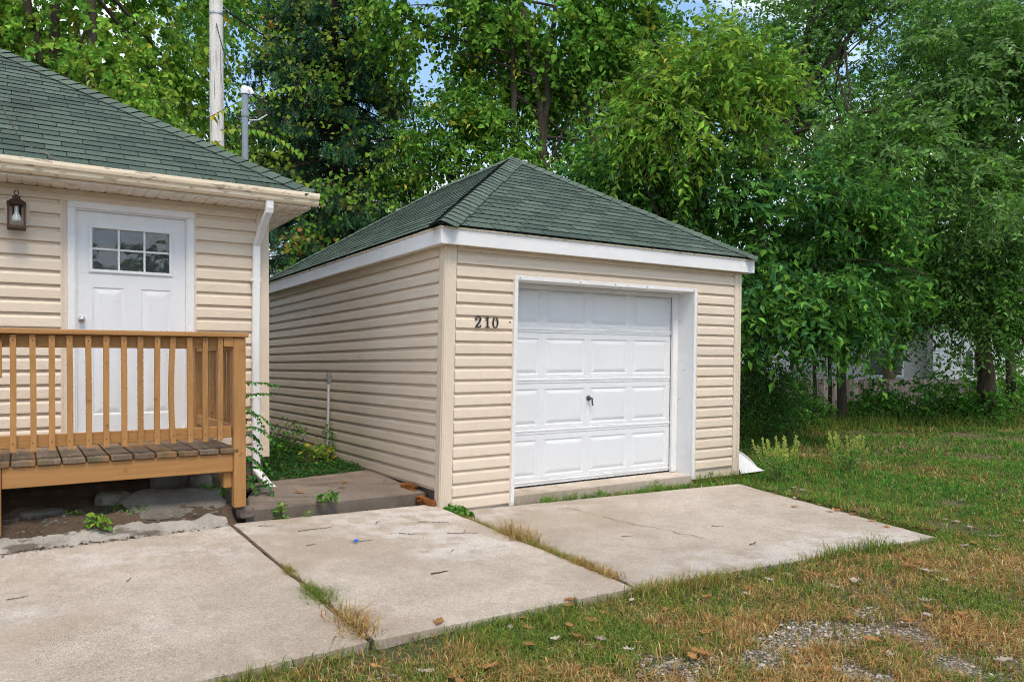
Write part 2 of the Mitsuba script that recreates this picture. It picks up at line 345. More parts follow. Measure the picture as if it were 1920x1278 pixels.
i, m = np.meshgrid(np.arange(len(g1) - 1), np.arange(len(g2) - 1), indexing='ij'); a = i * len(g2) + m
k = add('ground', (np.stack([X, Y, Z], -1).reshape(-1, 3), np.stack([a, a + len(g2), a + len(g2) + 1, a + 1], -1).reshape(-1, 4)), 'ground_soil', smooth=True)
lab(k, 'bare earth and thatch under the lawn', 'ground', None, 'structure')

def sheet(name, x0, x1, y0, y1, nx, ny, zf, mat, label, cat_='soil'):
    X, Y = np.meshgrid(np.linspace(x0, x1, nx), np.linspace(y0, y1, ny), indexing='ij'); Z = zf(X, Y)
    i, m = np.meshgrid(np.arange(nx - 1), np.arange(ny - 1), indexing='ij'); a = i * ny + m
    k = add(name, (np.stack([X, Y, Z], -1).reshape(-1, 3), np.stack([a, a + ny, a + ny + 1, a + 1], -1).reshape(-1, 4)), mat, smooth=True)
    return lab(k, label, cat_, None, 'structure')
P3 = lambda x, y: np.stack([x, y, x * 0], -1)
def mound(x, y):
    return 0.13 + 0.20 * np.clip((y - 6.06) / 0.2, 0, 1) + 0.12 * np.clip((y - 6.25) / 1.4, 0, 1) + (meshkit.fbm(P3(x, y) * 5, 4, 2) - 0.5) * 0.10 - 0.30 * np.clip((x - 1.40) / 0.1, 0, 1) * (y < 6.3)
sheet('dirt_bank', -4.6, 1.55, 6.0, 7.86, 150, 70, mound, 'dirt', 'bare brown dirt bank under the wooden deck')
def bed(x, y):
    return 0.178 + 0.05 * np.clip((2.7 - x) / 0.6, 0, 1) + 0.10 * np.clip((y - 8.3) / 4, 0, 1) + (meshkit.fbm(P3(x, y) * 4, 3, 8) - 0.5) * 0.06
sheet('soil_bed', 1.5, 3.46, 7.3, 15.5, 50, 120, bed, 'dirt', 'dark soil in the gap between the house and the garage')

# ------------------------------------------------------------------ siding, panels, shingles
E_ = 0.127
PROF = [(0.0, -0.010), (0.0265, -0.010), (0.028, -0.008), (0.028, 0.0), (0.0235, 0.066), (0.0195, 0.077), (0.0080, 0.092), (0.0012, 0.099), (0.001, E_ - 0.0105), (0.0, E_ - 0.0105)]
def siding(parent, a, b, out, z, xf=None, e=E_, h=None):
    """one course from a to b (plan points) with its butt at height z; out = outward plan direction"""
    pr = [(o, q * e / E_) for o, q in PROF]
    if h is not None and h < e: pr = [(o, min(q, h)) for o, q in pr]
    m = prism(pr, (a[0], a[1], z), (b[0], b[1], z), (out[0], out[1], 0), (0, 0, 1))
    v, f = m
    n = np.cross(v[f[:, 1]] - v[f[:, 0]], v[f[:, 2]] - v[f[:, 0]]); 
    return addt('siding_plank', (v, f), 'vinyl', parent, R_(), xf)

def emboss(x0, x1, z0, z1, y, dirn=-1, d=0.008, w=0.045):
    """raised panel: nested rectangles from the surface down a groove and up to a field (faces dirn*y)"""
    steps = [(0, 0.0), (0.010, -d), (0.018, -d), (w, 0.001), (w + 0.012, 0.002)]
    V_, F_ = [], []
    for s, h in steps:
        yy = y + dirn * h
        V_ += [(x0 + s, yy, z0 + s), (x1 - s, yy, z0 + s), (x1 - s, yy, z1 - s), (x0 + s, yy, z1 - s)]
    for r in range(len(steps) - 1):
        for q in range(4):
            a, b = r * 4 + q, r * 4 + (q + 1) % 4
            F_ += [(a, b, b + 4), (a, b + 4, a + 4)]
    o = (len(steps) - 1) * 4; F_ += [(o, o + 1, o + 2), (o, o + 2, o + 3)]
    return np.array(V_, float), np.array(F_)
def frame_with_holes(x0, x1, z0, z1, holes, y, thick):
    """flat face at y with rectangular holes, sides going back by thick"""
    poly = shapely.box(x0, z0, x1, z1)
    for h in holes: poly = poly.difference(shapely.box(h[0], h[2], h[1], h[3]))
    vs, fs = trimesh.creation.triangulate_polygon(poly, engine='earcut')
    v = np.stack([vs[:, 0], np.full(len(vs), y), vs[:, 1]], 1)
    b = box(x0, x1, y + 0.012, y + thick, z0, z1)
    e = prism([(x0, z0), (x1, z0), (x1, z1), (x0, z1)], (0, y, 0), (0, y + 0.012, 0), (1, 0, 0), (0, 0, 1), caps=False)
    return cat([(v, fs), b, e])

def clip(poly, n, c):
    """keep the side n.p <= c of a convex polygon"""
    out = []
    for i in range(len(poly)):
        p, q = poly[i], poly[(i + 1) % len(poly)]; a, b = n @ p - c, n @ q - c
        if a <= 0: out.append(p)
        if a * b < 0: out.append(p + (q - p) * a / (a - b))
    return out
def shingles(parent, O, U, S, N, width_at, slope, rr, tab=0.305, e=0.127, off=0.5, near=None, limit=300, xf=None, gap=0.0065):
    """tabs on a roof plane: O eave origin, U along the eave, S up the slope, N normal; width_at(s) -> (u0, u1); near(point) ranks by size in view"""
    O, U, S, N = map(lambda q: np.array(q, float), (O, U, S, N)); P = []
    rows = int(slope / e) + 1
    l0 = np.array(width_at(0.0)); l1 = np.array(width_at(slope))
    for r in range(rows):
        s0 = r * e - (0.012 if r == 0 else 0); s1 = min((r + 1) * e + 0.012, slope + 0.005)
        o = (r * off % 1.0) * tab + rr.normal(0, 0.006)
        u = math.floor(width_at(s0)[0] / tab) * tab - tab + o
        while u < width_at(s0)[1] + tab:
            poly = [np.array(q) for q in ((u + gap / 2, s0 + rr.normal(0, 0.002)), (u + tab - gap / 2, s0 + rr.normal(0, 0.002)), (u + tab - gap / 2, s1), (u + gap / 2, s1))]
            for side in (0, 1):
                du = (l1[side] - l0[side]) / slope; sg = -1 if side == 0 else 1
                poly = clip(poly, np.array([sg, -sg * du]), sg * l0[side]) if len(poly) > 2 else poly
            u += tab
            if len(poly) < 3: continue
            poly = np.array(poly)
            ar = 0.5 * abs(np.sum(poly[:, 0] * np.roll(poly[:, 1], -1) - poly[:, 1] * np.roll(poly[:, 0], -1)))
            if ar < 0.0006: continue
            lift = lambda q: 0.004 + 0.0085 * (1 - np.clip((q[:, 1] - r * e) / e, -0.2, 1.1)) + 0.0
            top = O + poly[:, :1] * U + poly[:, 1:] * S + (lift(poly)[:, None] + rr.normal(0, 0.0006)) * N
            bot = O + poly[:, :1] * U + poly[:, 1:] * S + (lift(poly)[:, None] - 0.0070) * N
            n = len(poly); i = np.arange(n); j = (i + 1) % n
            m_, uv_ = edged(np.vstack([top, bot]), np.stack([i * 0, i, j], 1)[1:-1], np.vstack([np.stack([i, i + n, j + n], 1), np.stack([i, j + n, j], 1)]), float(np.clip(rr.normal(0.5, 0.30), 0, 1)))
            P.append((top.mean(0), m_, uv_))
    rank = sorted(range(len(P)), key=lambda i: near(P[i][0]) if near else 0)
    for i in rank[:limit]: add('shingle', P[i][1], 'shingle', parent, xf=xf, uv=P[i][2])
    rest = rank[limit:]
    if rest:
        v, f = cat([P[i][1] for i in rest]); uv = np.vstack([P[i][2] for i in rest])
        k = add('distant_shingles', (v, f), 'shingle', parent, xf=xf, uv=uv); lab(k, kind='stuff')
    return len(P)
def hip_caps(parent, A, B, nL, nR, rr, half=0.125, e=0.127, xf=None, name='hip_cap'):
    """caps folded over a hip from A (low) to B (high); nL, nR: unit directions down each roof plane, square to the hip"""
    A, B = np.array(A, float), np.array(B, float); d = B - A; L = np.linalg.norm(d); d /= L; nL, nR = np.array(nL, float), np.array(nR, float)
    up = np.cross(nL, d); up = up / np.linalg.norm(up); up2 = np.cross(d, nR); up2 /= np.linalg.norm(up2)
    up, up2 = [q if q[2] > 0 else -q for q in (up, up2)]; mid = up + up2; mid /= np.linalg.norm(mid)
    s = 0.0
    while s < L - 0.03:
        s1 = min(s + e + 0.10, L + 0.04); r0 = 0.033 + rr.normal(0, 0.0015); r1 = 0.014; sk = rr.normal(0, 0.005); V_ = []
        for q, r in ((s, r0), (s1, r1)):
            c = A + d * q
            V_ += [c + nL * (half + sk) + up * r * .7, c + nL * 0.03 + up * (r + 0.001), c + mid * (r + 0.002), c + nR * 0.03 + up2 * (r + 0.001), c + nR * (half - sk) + up2 * r * .7]
        V_ = np.array(V_); low = V_.copy(); low[:5] -= mid * 0.012; low[5:] -= mid * 0.006
        F1, F2 = [], [(0, 5, 15), (0, 15, 10), (4, 14, 19), (4, 19, 9)]
        for q in range(4): F1 += [(q, q + 1, q + 6), (q, q + 6, q + 5)]; F2 += [(q, q + 10, q + 11), (q, q + 11, q + 1)]
        m_, uv_ = edged(np.vstack([V_, low]), F1, F2, float(np.clip(rr.normal(1.0, 0.22), 0.3, 1.4))); add(name, m_, 'shingle', parent, xf=xf, uv=uv_)
        s += e
camd = lambda p: np.linalg.norm(np.asarray(p) - V(0, 0, CH))

# ------------------------------------------------------------------ garage (leans a little to the right)
GX0, GY0, GW, GD, GH = 3.40, 6.466, 4.24, 6.22, 2.60
def gxf(v):
    v = np.asarray(v, float)
    return np.stack([GX0 + v[:, 0] + 0.0296 * v[:, 2], GY0 + v[:, 1] + 0.0035 * v[:, 2], v[:, 2]], 1)
gar = thing('garage', 'beige sided single garage with green hip roof and white overhead door', 'garage')
G = lambda name, m, mat, parent=gar, **k: add(name, m, mat, parent, xf=gxf, **k)
DX0, DX1, DZT = 0.785, 3.455, 2.352            # outer edges of the white flange
ZL = 0.225                                       # the left wall's siding ends here
fw = G('front_wall', cat([box(0.02, DX0 + .03, 0.0, 0.09, -0.02, GH), box(DX1 - .03, GW - .02, 0, 0.09, 0.02, GH), box(DX0 + .03, DX1 - .03, 0, 0.09, DZT - .02, GH)]), 'vinyl_trim')
lw = G('left_wall', box(0.0, 0.09, 0.09, GD, ZL - .03, GH), 'vinyl_trim')
rw = G('right_wall', box(GW - .09, GW, 0.09, GD, 0, GH), 'vinyl_trim')
bw = G('back_wall', box(0.09, GW - .09, GD - .09, GD - .002, 0, GH), 'vinyl_trim')
G('foundation', box(0.03, 0.2, 0.05, GD, -0.3, ZL - .032), 'old_concrete'); G('foundation', box(GW - .2, GW - .02, 0.05, GD, -0.3, -.002), 'old_concrete')
nrow = 20
for r in range(nrow):
    z = 0.03 + r * E_
    if z > GH - .03: break
    hh = min(E_, GH + .01 - z)
    if z + E_ * .5 < DZT + .01:
        siding(fw, (0.105, 0), (DX0 - .018, 0), (0, -1), z, gxf)
        if z > 0.04: siding(fw, (DX1 + .018, 0), (GW - .105, 0), (0, -1), z, gxf)
    else:
        siding(fw, (0.105, 0), (GW - .105, 0), (0, -1), z, gxf, h=hh)
for r in range(19):
    z = ZL + 0.008 + r * E_
    if z > GH - .03: break
    siding(lw, (0, GD - .1), (0, 0.105), (-1, 0), z, gxf, h=min(E_, GH + .01 - z))
    siding(rw, (GW, 0.105), (GW, GD - .1), (1, 0), z - 0.12, gxf)
G('starter_strip', box(-0.012, -0.001, 0.105, GD - .1, ZL - .028, ZL - .006), 'vinyl_trim')
def corner_post(x, y, sx, sy, z0, flare=0.0):
    t, w = 0.026, 0.098                           # hollow outside corner post with a fluted face
    def L(z, fl): return [(x + sx * t - fl * .0, y + sy * t), (x - sx * w, y + sy * t), (x - sx * w, y + sy * 0.002), (x - sx * 0.002, y + sy * 0.002), (x - sx * .002, y - sy * w), (x + sx * t, y - sy * w)]
    pr = L(0, 0); c = prism(pr, (0, 0, z0), (0, 0, GH + .02), (1, 0, 0), (0, 1, 0))
    ridges = [box(*sorted((x + sx * (t - .02), x - sx * .012)), *sorted((y + sy * t, y + sy * (t + .006))), z0 + .001, GH + .019), box(*sorted((x + sx * t, x + sx * (t + .006))), *sorted((y + sy * (t - .02), y - sy * .012)), z0 + .001, GH + .019)]
    return cat([c] + ridges)
G('corner_post', corner_post(0, 0, -1, -1, -0.02), 'vinyl_trim')
G('corner_post', corner_post(GW, 0, 1, -1, 0.02), 'vinyl_trim')
G('corner_post', corner_post(0, GD, -1, 1, ZL - .02), 'vinyl_trim'); G('corner_post', corner_post(GW, GD, 1, 1, 0), 'vinyl_trim')
# eaves
OH, ZF0, ZF1 = 0.137, 2.592, 2.742
def fas(x0, x1, y0, y1): return bev(x0, x1, y0, y1, ZF0, ZF1, 0.002)
G('fascia', fas(-OH, GW + OH, -OH, -OH + .022), 'white_paint'); G('fascia', fas(-OH, -OH + .022, -OH + .0225, GD + OH), 'white_paint')
G('fascia', fas(GW + OH - .022, GW + OH, -OH + .0225, GD + OH), 'white_paint'); G('fascia', fas(-OH + .0225, GW + OH - .0225, GD + OH - .022, GD + OH), 'white_paint')
G('soffit', cat([box(-OH + .0225, GW + OH - .0225, -OH + .0225, .02, ZF0 + .012, ZF0 + .02), box(-OH + .0225, .02, .021, GD + OH - .0225, ZF0 + .012, ZF0 + .02), box(GW - .02, GW + OH - .0225, .021, GD + OH - .0225, ZF0 + .012, ZF0 + .02)]), 'soffit_paint')
G('frieze', box(0.105, GW - .105, -0.024, -0.003, ZF0 - .035, ZF0 + .011), 'vinyl_trim'); G('frieze', box(-0.024, -.003, 0.105, GD - .1, ZF0 - .035, ZF0 + .011), 'vinyl_trim')
EO = OH + 0.020; SL = 0.65; ez = ZF1 + .030; rise = SL * (GW / 2 + EO); half = GW / 2 + EO; sl = math.hypot(half, rise)
apA, apB = V(GW / 2, half - EO, ez + rise), V(GW / 2, GD + EO - half, ez + rise)
cs = [V(-EO, -EO, ez), V(GW + EO, -EO, ez), V(GW + EO, GD + EO, ez), V(-EO, GD + EO, ez)]
rf = G('roof', (np.array([*cs, apA, apB, *[c - V(0, 0, .014) for c in cs]]), np.array([[0, 1, 4], [1, 2, 5], [1, 5, 4], [2, 3, 5], [3, 0, 4], [3, 4, 5], [0, 6, 7], [0, 7, 1], [1, 7, 8], [1, 8, 2], [2, 8, 9], [2, 9, 3], [3, 9, 6], [3, 6, 0]])), 'shingle_edge')
G('drip_edge', cat([box(-OH - .012, GW + OH + .014, -OH - .014, -OH + .02, ZF1 + .001, ZF1 + .0155), box(-OH - .014, -OH + .02, -OH + .021, GD + OH, ZF1 + .001, ZF1 + .0155), box(GW + OH - .02, GW + OH + .014, -OH + .021, GD + OH, ZF1 + .001, ZF1 + .0155)]), 'gutter_paint')
cph, sph = half / sl, rise / sl
rr = np.random.default_rng(11)
gn = lambda p: camd(gxf(np.array([p]))[0])
shingles(rf, cs[0], (1, 0, 0), (0, cph, sph), (0, -sph, cph), lambda s: (s * cph, GW + 2 * EO - s * cph), sl, rr, off=0.40, near=gn, limit=190, xf=gxf, gap=.009)
shingles(rf, cs[3], (0, -1, 0), (cph, 0, sph), (-sph, 0, cph), lambda s: (s * cph, GD + 2 * EO - s * cph), sl, rr, off=0.34, near=gn, limit=110, xf=gxf)
rsh = np.random.default_rng(12)
v_ = []
hq = 1 / math.sqrt(2 + SL * SL)
def across(slopeS, hip):
    """unit direction down a roof plane at right angles to the hip"""
    h = np.array(hip) / np.linalg.norm(hip); d = -np.array(slopeS); d = d - h * (d @ h); return d / np.linalg.norm(d)
hip_caps(rf, cs[0], apA, across((cph, 0, sph), apA - cs[0]), across((0, cph, sph), apA - cs[0]), rr, half=0.165, xf=gxf)
hip_caps(rf, cs[1], apA, across((0, cph, sph), apA - cs[1]), across((-cph, 0, sph), apA - cs[1]), rr, half=0.165, xf=gxf)
hip_caps(rf, apB, apA, across((cph, 0, sph), apA - apB), across((-cph, 0, sph), apA - apB), rr, half=0.15, xf=gxf, name='ridge_cap')
hip_caps(rf, cs[3], apB, across((cph, 0, sph), apB - cs[3]), across((0, -cph, sph), apB - cs[3]), rr, half=0.165, xf=gxf)
# door opening: flange, jamb returns, stops, sill
FL, DY = 0.042, 0.285
dt = G('door_trim', cat([bev(DX0, DX0 + FL, -0.030, -0.004, -0.01, DZT - FL, .002), bev(DX1 - FL, DX1, -0.030, -0.004, 0.03, DZT - FL, .002), bev(DX0, DX1, -0.031, -0.004, DZT - FL + .0005, DZT, .002)]), 'white_paint')
G('jamb', box(DX0 + .02, DX0 + FL - .002, -0.003, DY, -.01, DZT - FL + .02), 'white_paint', dt); G('jamb', box(DX1 - FL + .002, DX1 - .02, -0.003, DY, .03, DZT - FL + .02), 'white_paint', dt)
G('head_jamb', box(DX0 + FL, DX1 - FL, -.003, DY, DZT - FL + .002, DZT - .02), 'white_paint', dt)
G('door_stop', bev(DX1 - FL - .088, DX1 - FL + .001, DY - .05, DY - .012, .10, DZT - FL - .001, .003), 'white_paint', dt); G('door_stop', bev(DX0 + FL - .001, DX0 + FL + .05, DY - .05, DY - .012, .10, DZT - FL - .001, .003), 'white_paint', dt)
G('door_stop', bev(DX0 + FL + .051, DX1 - FL - .089, DY - .05, DY - .012, DZT - FL - .05, DZT - FL - .001, .003), 'white_paint', dt)
G('channel', cat([box(DX0 - .018, DX0 - .001, -.026, -.002, -.01, DZT + .016), box(DX1 + .001, DX1 + .018, -.026, -.002, .03, DZT + .016), box(DX0 - .001, DX1 + .001, -.0265, -.002, DZT + .001, DZT + .016)]), 'vinyl_trim', dt)
for x in (DX0 + .06, DX0 + .85, DX0 + 1.35, DX0 + 1.84, DX1 - .05): G('screw', lathe([(0, .006), (.008, .005), (.009, 0)], (x, -.031, DZT - .02), 8, 'y'), 'steel', dt)
for z, y in ((1.0, .2), (.66, .26), (1.35, .12), (1.95, .2)): G('screw', lathe([(0, .006), (.007, .005), (.008, 0)], (DX1 - FL, y, z), 8, 'x') if False else bev(DX1 - FL - .005, DX1 - FL + .003, y, y + .016, z, z + .016, .003), 'steel', dt)
sm, _ = patch([(GX0 + DX0 + .01, GY0 - .012, 0.083), (GX0 + DX1 - .02, GY0 - .012, 0.083), (GX0 + DX1 + .02, GY0 + DY + .1, .10), (GX0 + DX0 + .01, GY0 + DY + .1, .10)], 50, 10, 0.3, .010, 5)
k = add('sill', sm, 'concrete', gar, uv=tone(sm[0], .45))
dr_ = gar + '__door'
lab(dr_, 'white raised panel overhead garage door')
DOX0, DOW, PZ0, SH = 0.715, 2.615, 0.112, 0.558
for r in range(4):
    z0, z1 = PZ0 + r * SH, PZ0 + (r + 1) * SH - .003
    holes = []
    for c in range(4):
        x0 = DOX0 + .052 + c * .6475; holes.append((x0, x0 + .553, z0 + .095, z1 - .062))
    secm = frame_with_holes(DOX0, DOX0 + DOW, z0 + .002, z1 - .004, holes, DY, .045)
    lip = [box(DOX0, DOX0 + DOW, DY + .009, DY + .03, z1 - .0035, z1 + .004), prism([(0, 0), (-.007, .008), (-.007, .020), (0, .026)], (DOX0, DY + .0005, z0 + .022), (DOX0 + DOW, DY + .0005, z0 + .022), (0, 1, 0), (0, 0, 1))]
    G('section', cat([secm] + lip), 'door_paint', dr_)
    for h in holes: G('panel', emboss(h[0], h[1], h[2], h[3], DY, -1, .009, .05), 'door_paint', dr_)
G('bottom_seal', box(DOX0, DOX0 + DOW, DY - .004, DY + .04, .094, PZ0 - .001), 'rubber', dr_)
hx, hz = DOX0 + 1.318, 1.045
G('handle', cat([lathe([(0, .018), (.026, .016), (.032, .004), (.034, 0)], (hx, DY, hz), 20, 'y'), tube([(hx, DY - .012, hz), (hx, DY - .040, hz), (hx + .016, DY - .048, hz - .01), (hx + .026, DY - .048, hz - .085)], [.010, .011, .012, .009], 8), tube([(hx - .03, DY - .044, hz + .012), (hx + .03, DY - .044, hz - .008)], .009, 8)]), 'dark_chrome', dr_, smooth=50)
# house number, serifed digits
def digits(parent):
    def stroke(pts, w):
        ls = [shapely.LineString([pts[i], pts[i + 1]]).buffer((w[i] + w[i + 1]) / 4, cap_style='round') for i in range(len(pts) - 1)]
        return shapely.union_all(ls)
    arc = lambda cx, cy, rx, ry, a0, a1, n=14: [(cx + rx * math.cos(math.radians(a)), cy + ry * math.sin(math.radians(a))) for a in np.linspace(a0, a1, n)]
    two = stroke(arc(.30, .74, .24, .22, 165, -35) + [(.10, .06)], list(np.linspace(.08, .14, 14)) + [.09]).union(shapely.Point(.115, .72).buffer(.075)).union(shapely.Polygon([(.04, 0), (.56, 0), (.60, .22), (.55, .22), (.50, .10), (.04, .10)]))
    one = shapely.box(.255, 0, .385, .96).union(shapely.Polygon([(.08, 0), (.56, 0), (.56, .05), (.40, .10), (.24, .10), (.08, .05)])).union(shapely.Polygon([(.24, .99), (.40, .99), (.40, .85), (.08, .82), (.08, .86)]))
    O = lambda rx, ry: shapely.Polygon(arc(.32, .48, rx, ry, 0, 360, 40))
    zero = O(.29, .50).difference(O(.175, .44))
    x = 0.315
    hn = uniq(parent + '__house_number'); lab(hn, 'dark metal house number 210 on the siding left of the door')
    for g, adv in ((two, .108), (one, .092), (zero, .085)):
        m = trimesh.creation.extrude_polygon(g.simplify(.004), 0.12, engine='earcut')
        s = .108; v = np.array(m.vertices) * s
        G('digit', (np.stack([x + v[:, 0] * 1.1, -.027 - v[:, 2], 1.806 + v[:, 1]], 1), np.array(m.faces)), 'black_iron', hn); x += adv
digits(gar)
G('hook', lathe([(0, .012), (.008, .01), (.009, 0)], (.735, -.02, 1.868), 8, 'y'), 'black_iron')

# ------------------------------------------------------------------ house
HY, HX1, HX0, HYB = 7.85, 2.105, -6.0, 14.6
hou = thing('house', 'beige sided house with green shingle roof and white entry door', 'house')
H = lambda name, m, mat, parent=hou, **k: add(name, m, mat, parent, **k)
ex0, ex1, ezt = 0.343, 1.413, 2.922            # outer edge of the door casing
ZB, ZT = 0.515, 3.02
hw = H('front_wall', cat([box(HX0, ex0 + .02, HY, HY + .1, ZB - .02, ZT), box(ex1 - .02, HX1, HY, HY + .1, ZB - .02, ZT), box(ex0 + .02, ex1 - .02, HY, HY + .1, ezt - .02, ZT), box(ex0 + .02, ex1 - .02, HY, HY + .1, ZB - .02, .74)]), 'vinyl_trim')
H('side_wall', box(HX1 - .1, HX1, HY + .1, HYB, ZB - .02, ZT), 'vinyl_trim'); H('side_wall', box(HX0, HX0 + .1, HY + .1, HYB, ZB - .02, ZT), 'vinyl_trim')
H('back_wall', box(HX0 + .1, HX1 - .1, HYB - .1, HYB, ZB - .02, ZT), 'vinyl_trim')
H('foundation', box(HX0 + .03, HX1 - .03, HY + .03, HYB - .03, -.2, ZB - .021), 'old_concrete')
e2 = 0.1265
for r in range(20):
    z = ZB + .01 + r * e2
    if z > ZT - .04: break
    h = min(e2, ZT - z)
    if z > ezt - .03:
        siding(hw, (HX0 + .02, HY), (HX1 - .1, HY), (0, -1), z, e=e2, h=h)
    else:
        siding(hw, (HX0 + .02, HY), (ex0 - .052, HY), (0, -1), z, e=e2, h=h); siding(hw, (ex1 + .018, HY), (HX1 - .1, HY), (0, -1), z, e=e2, h=h)
def f_post(x0, x1, y0, y1, z0, z1): return bev(x0, x1, y0, y1, z0, z1, .004)
H('corner_post', cat([f_post(HX1 - .098, HX1 + .026, HY - .026, HY - .0005, ZB - .02, ZT), box(HX1 + .001, HX1 + .026, HY, HY + .1, ZB - .02, ZT)]), 'vinyl_trim')
H('channel', cat([box(ex0 - .052, ex0 - .036, HY - .026, HY - .002, ZB, ezt + .02), box(ex0 - .036, ex0 - .001, HY - .014, HY - .002, ZB, ezt + .02), box(ex1 + .001, ex1 + .018, HY - .026, HY - .002, ZB, ezt + .02), box(ex0 - .0, ex1 + .0, HY - .026, HY - .002, ezt + .003, ezt + .02)]), 'vinyl_trim')
H('frieze', bev(HX0, HX1 + .02, HY - .034, HY - .027, ZT - .045, ZT - .001, .003), 'vinyl_trim')
# soffit panels and gutter
EX, EY = 2.47, 7.47
H('soffit', box(HX0 - .3, EX - .02, EY + .03, HY + .0, ZT + .012, ZT + .02), 'soffit_paint'); H('soffit', box(HX1 - .0, EX - .02, HY + .001, HYB + .3, ZT + .012, ZT + .02), 'soffit_paint')
x = EX - .03
for i_ in range(40):
    H('soffit_panel', cat([box(x - .094, x, EY + .031, HY - .03, ZT + .002, ZT + .010)] + [box(x - .098 + q, x - .098 + q + .008, EY + .032, HY - .031, ZT - .001, ZT + .0015) for q in (.03, .06)]), 'soffit_paint'); x -= .106
y = HY + .05
for i_ in range(12):
    H('soffit_panel', box(HX1 + .03, EX - .025, y, y + .098, ZT + .002, ZT + .010), 'soffit_paint'); y += .106
gp = [(0, 0), (-.075, 0.002), (-.090, .02), (-.095, .045), (-.115, .062), (-.122, .085), (-.122, .116), (-.112, .118), (-.112, .092), (-.10, .075), (-.08, .05), (-.07, .012), (-.004, .01), (-.004, .118), (0, .118)]
gu = H('gutter', prism(gp, (HX0 - .3, EY + .045, ZT + .024), (EX + .05, EY + .045, ZT + .024), (0, 1, 0), (0, 0, 1)), 'gutter_paint')
H('end_cap', prism([(0, 0), (-.075, .002), (-.095, .045), (-.122, .085), (-.122, .119), (0, .119)], (EX + .0505, EY + .045, ZT + .023), (EX + .054, EY + .045, ZT + .023), (0, 1, 0), (0, 0, 1)), 'gutter_paint', gu)
H('side_fascia', box(EX - .02, EX - .002, EY + .046, HYB + .4, ZT + .0, ZT + .15), 'white_paint')
rr = np.random.default_rng(21)
deb = [bev(x_, x_ + rr.uniform(.01, .05), EY - .06 + rr.uniform(0, .05), EY - .03 + rr.uniform(0, .05), ZT + .135, ZT + .15 + rr.uniform(0, .014), .003) for x_ in rr.uniform(-1, EX, 40)]
k = H('gutter_debris', cat(deb), 'dirt', gu); lab(k, kind='stuff')
# roof
hp = 0.6655; ezh = ZT + .15; Lx = 3.9
C1 = V(EX + .03, EY - .0, ezh)
ry = (HYB + .38 - C1[1]) / 2; top = ezh + hp * ry
cx = [C1, V(HX0 - .35, C1[1], ezh), V(HX0 - .35, C1[1] + 2 * ry, ezh), V(C1[0], C1[1] + 2 * ry, ezh), V(C1[0] - ry, C1[1] + ry, top), V(HX0 - .35 + ry, C1[1] + ry, top)]
hr = H('roof', (np.array([*cx, *[c - V(0, 0, .02) for c in cx[:4]]]), np.array([[1, 0, 4], [1, 4, 5], [0, 3, 4], [3, 2, 5], [3, 5, 4], [2, 1, 5], [0, 1, 7], [0, 7, 6], [3, 0, 6], [3, 6, 9]])), 'shingle_edge')
hs = math.hypot(ry, hp * ry); ch, sh = ry / hs, hp * ry / hs
fd = V(*fwd)
shingles(hr, cx[1] + V(2.2, 0, 0), (1, 0, 0), (0, ch, sh), (0, -sh, ch), lambda s: (0 + s * ch * .0, C1[0] - cx[1][0] - 2.2 - s * ch), hs * .98, rr, off=0.47, tab=.31, near=lambda p: camd(p) + (9 if p[0] < -.35 else 0), limit=300)
hh_ = cx[4] - C1
hip_caps(hr, C1, cx[4], across((0, ch, sh), hh_), across((-ch, 0, sh), hh_), rr, half=0.15, e=.14)
H('drip_edge', box(HX0 - .3, EX + .03, EY - .03, EY + .0, ezh - .024, ezh - .012), 'gutter_paint')
# entry door
cas = H('door_casing', cat([bev(ex0, ex0 + .062, HY - .034, HY + .06, .74, ezt - .062, .006), bev(ex1 - .062, ex1, HY - .034, HY + .06, .74, ezt - .062, .006), bev(ex0, ex1, HY - .035, HY + .06, ezt - .0615, ezt, .006),
    box(ex0 + .062, ex0 + .074, HY - .016, HY + .05, .74, ezt - .073), box(ex1 - .074, ex1 - .062, HY - .016, HY + .05, .74, ezt - .073), box(ex0 + .062, ex1 - .062, HY - .016, HY + .05, ezt - .073, ezt - .062)]), 'white_paint')
lab(cas, 'white casing round the entry door')
ed = hou + '__entry_door'; lab(ed, 'white entry door with six pane window')
sx0, sx1, sz0, sz1, sy = ex0 + .076, ex1 - .076, .785, ezt - .075, HY + .012
win = (.536, 1.200, 2.312, 2.705)
pan = [(.545, .800, .985, 2.155), (.948, 1.205, .985, 2.155)]
H('slab', frame_with_holes(sx0, sx1, sz0, sz1, [(win[0], win[1], win[2], win[3])] + pan, sy, .04), 'door_paint', ed)
for q in pan: H('panel', emboss(q[0], q[1], q[2], q[3], sy, -1, .007, .055), 'door_paint', ed)
fr = [bev(win[0] - .022, win[1] + .022, sy - .016, sy + .006, win[2] - .022, win[2] + .008, .004), bev(win[0] - .022, win[1] + .022, sy - .016, sy + .006, win[3] - .008, win[3] + .022, .004), bev(win[0] - .022, win[0] + .008, sy - .0155, sy + .006, win[2] + .008, win[3] - .008, .004), bev(win[1] - .008, win[1] + .022, sy - .0155, sy + .006, win[2] + .008, win[3] - .008, .004)]
H('window_frame', cat(fr), 'door_paint', ed)
wx = np.linspace(win[0] + .008, win[1] - .008, 4); wz = np.linspace(win[2] + .008, win[3] - .008, 3)
H('muntins', cat([bev(wx[i] - .009, wx[i] + .009, sy - .010, sy + .004, wz[0], wz[2], .003) for i in (1, 2)] + [bev(wx[0], wx[3], sy - .0095, sy + .0035, wz[1] - .009, wz[1] + .009, .003)]), 'door_paint', ed)
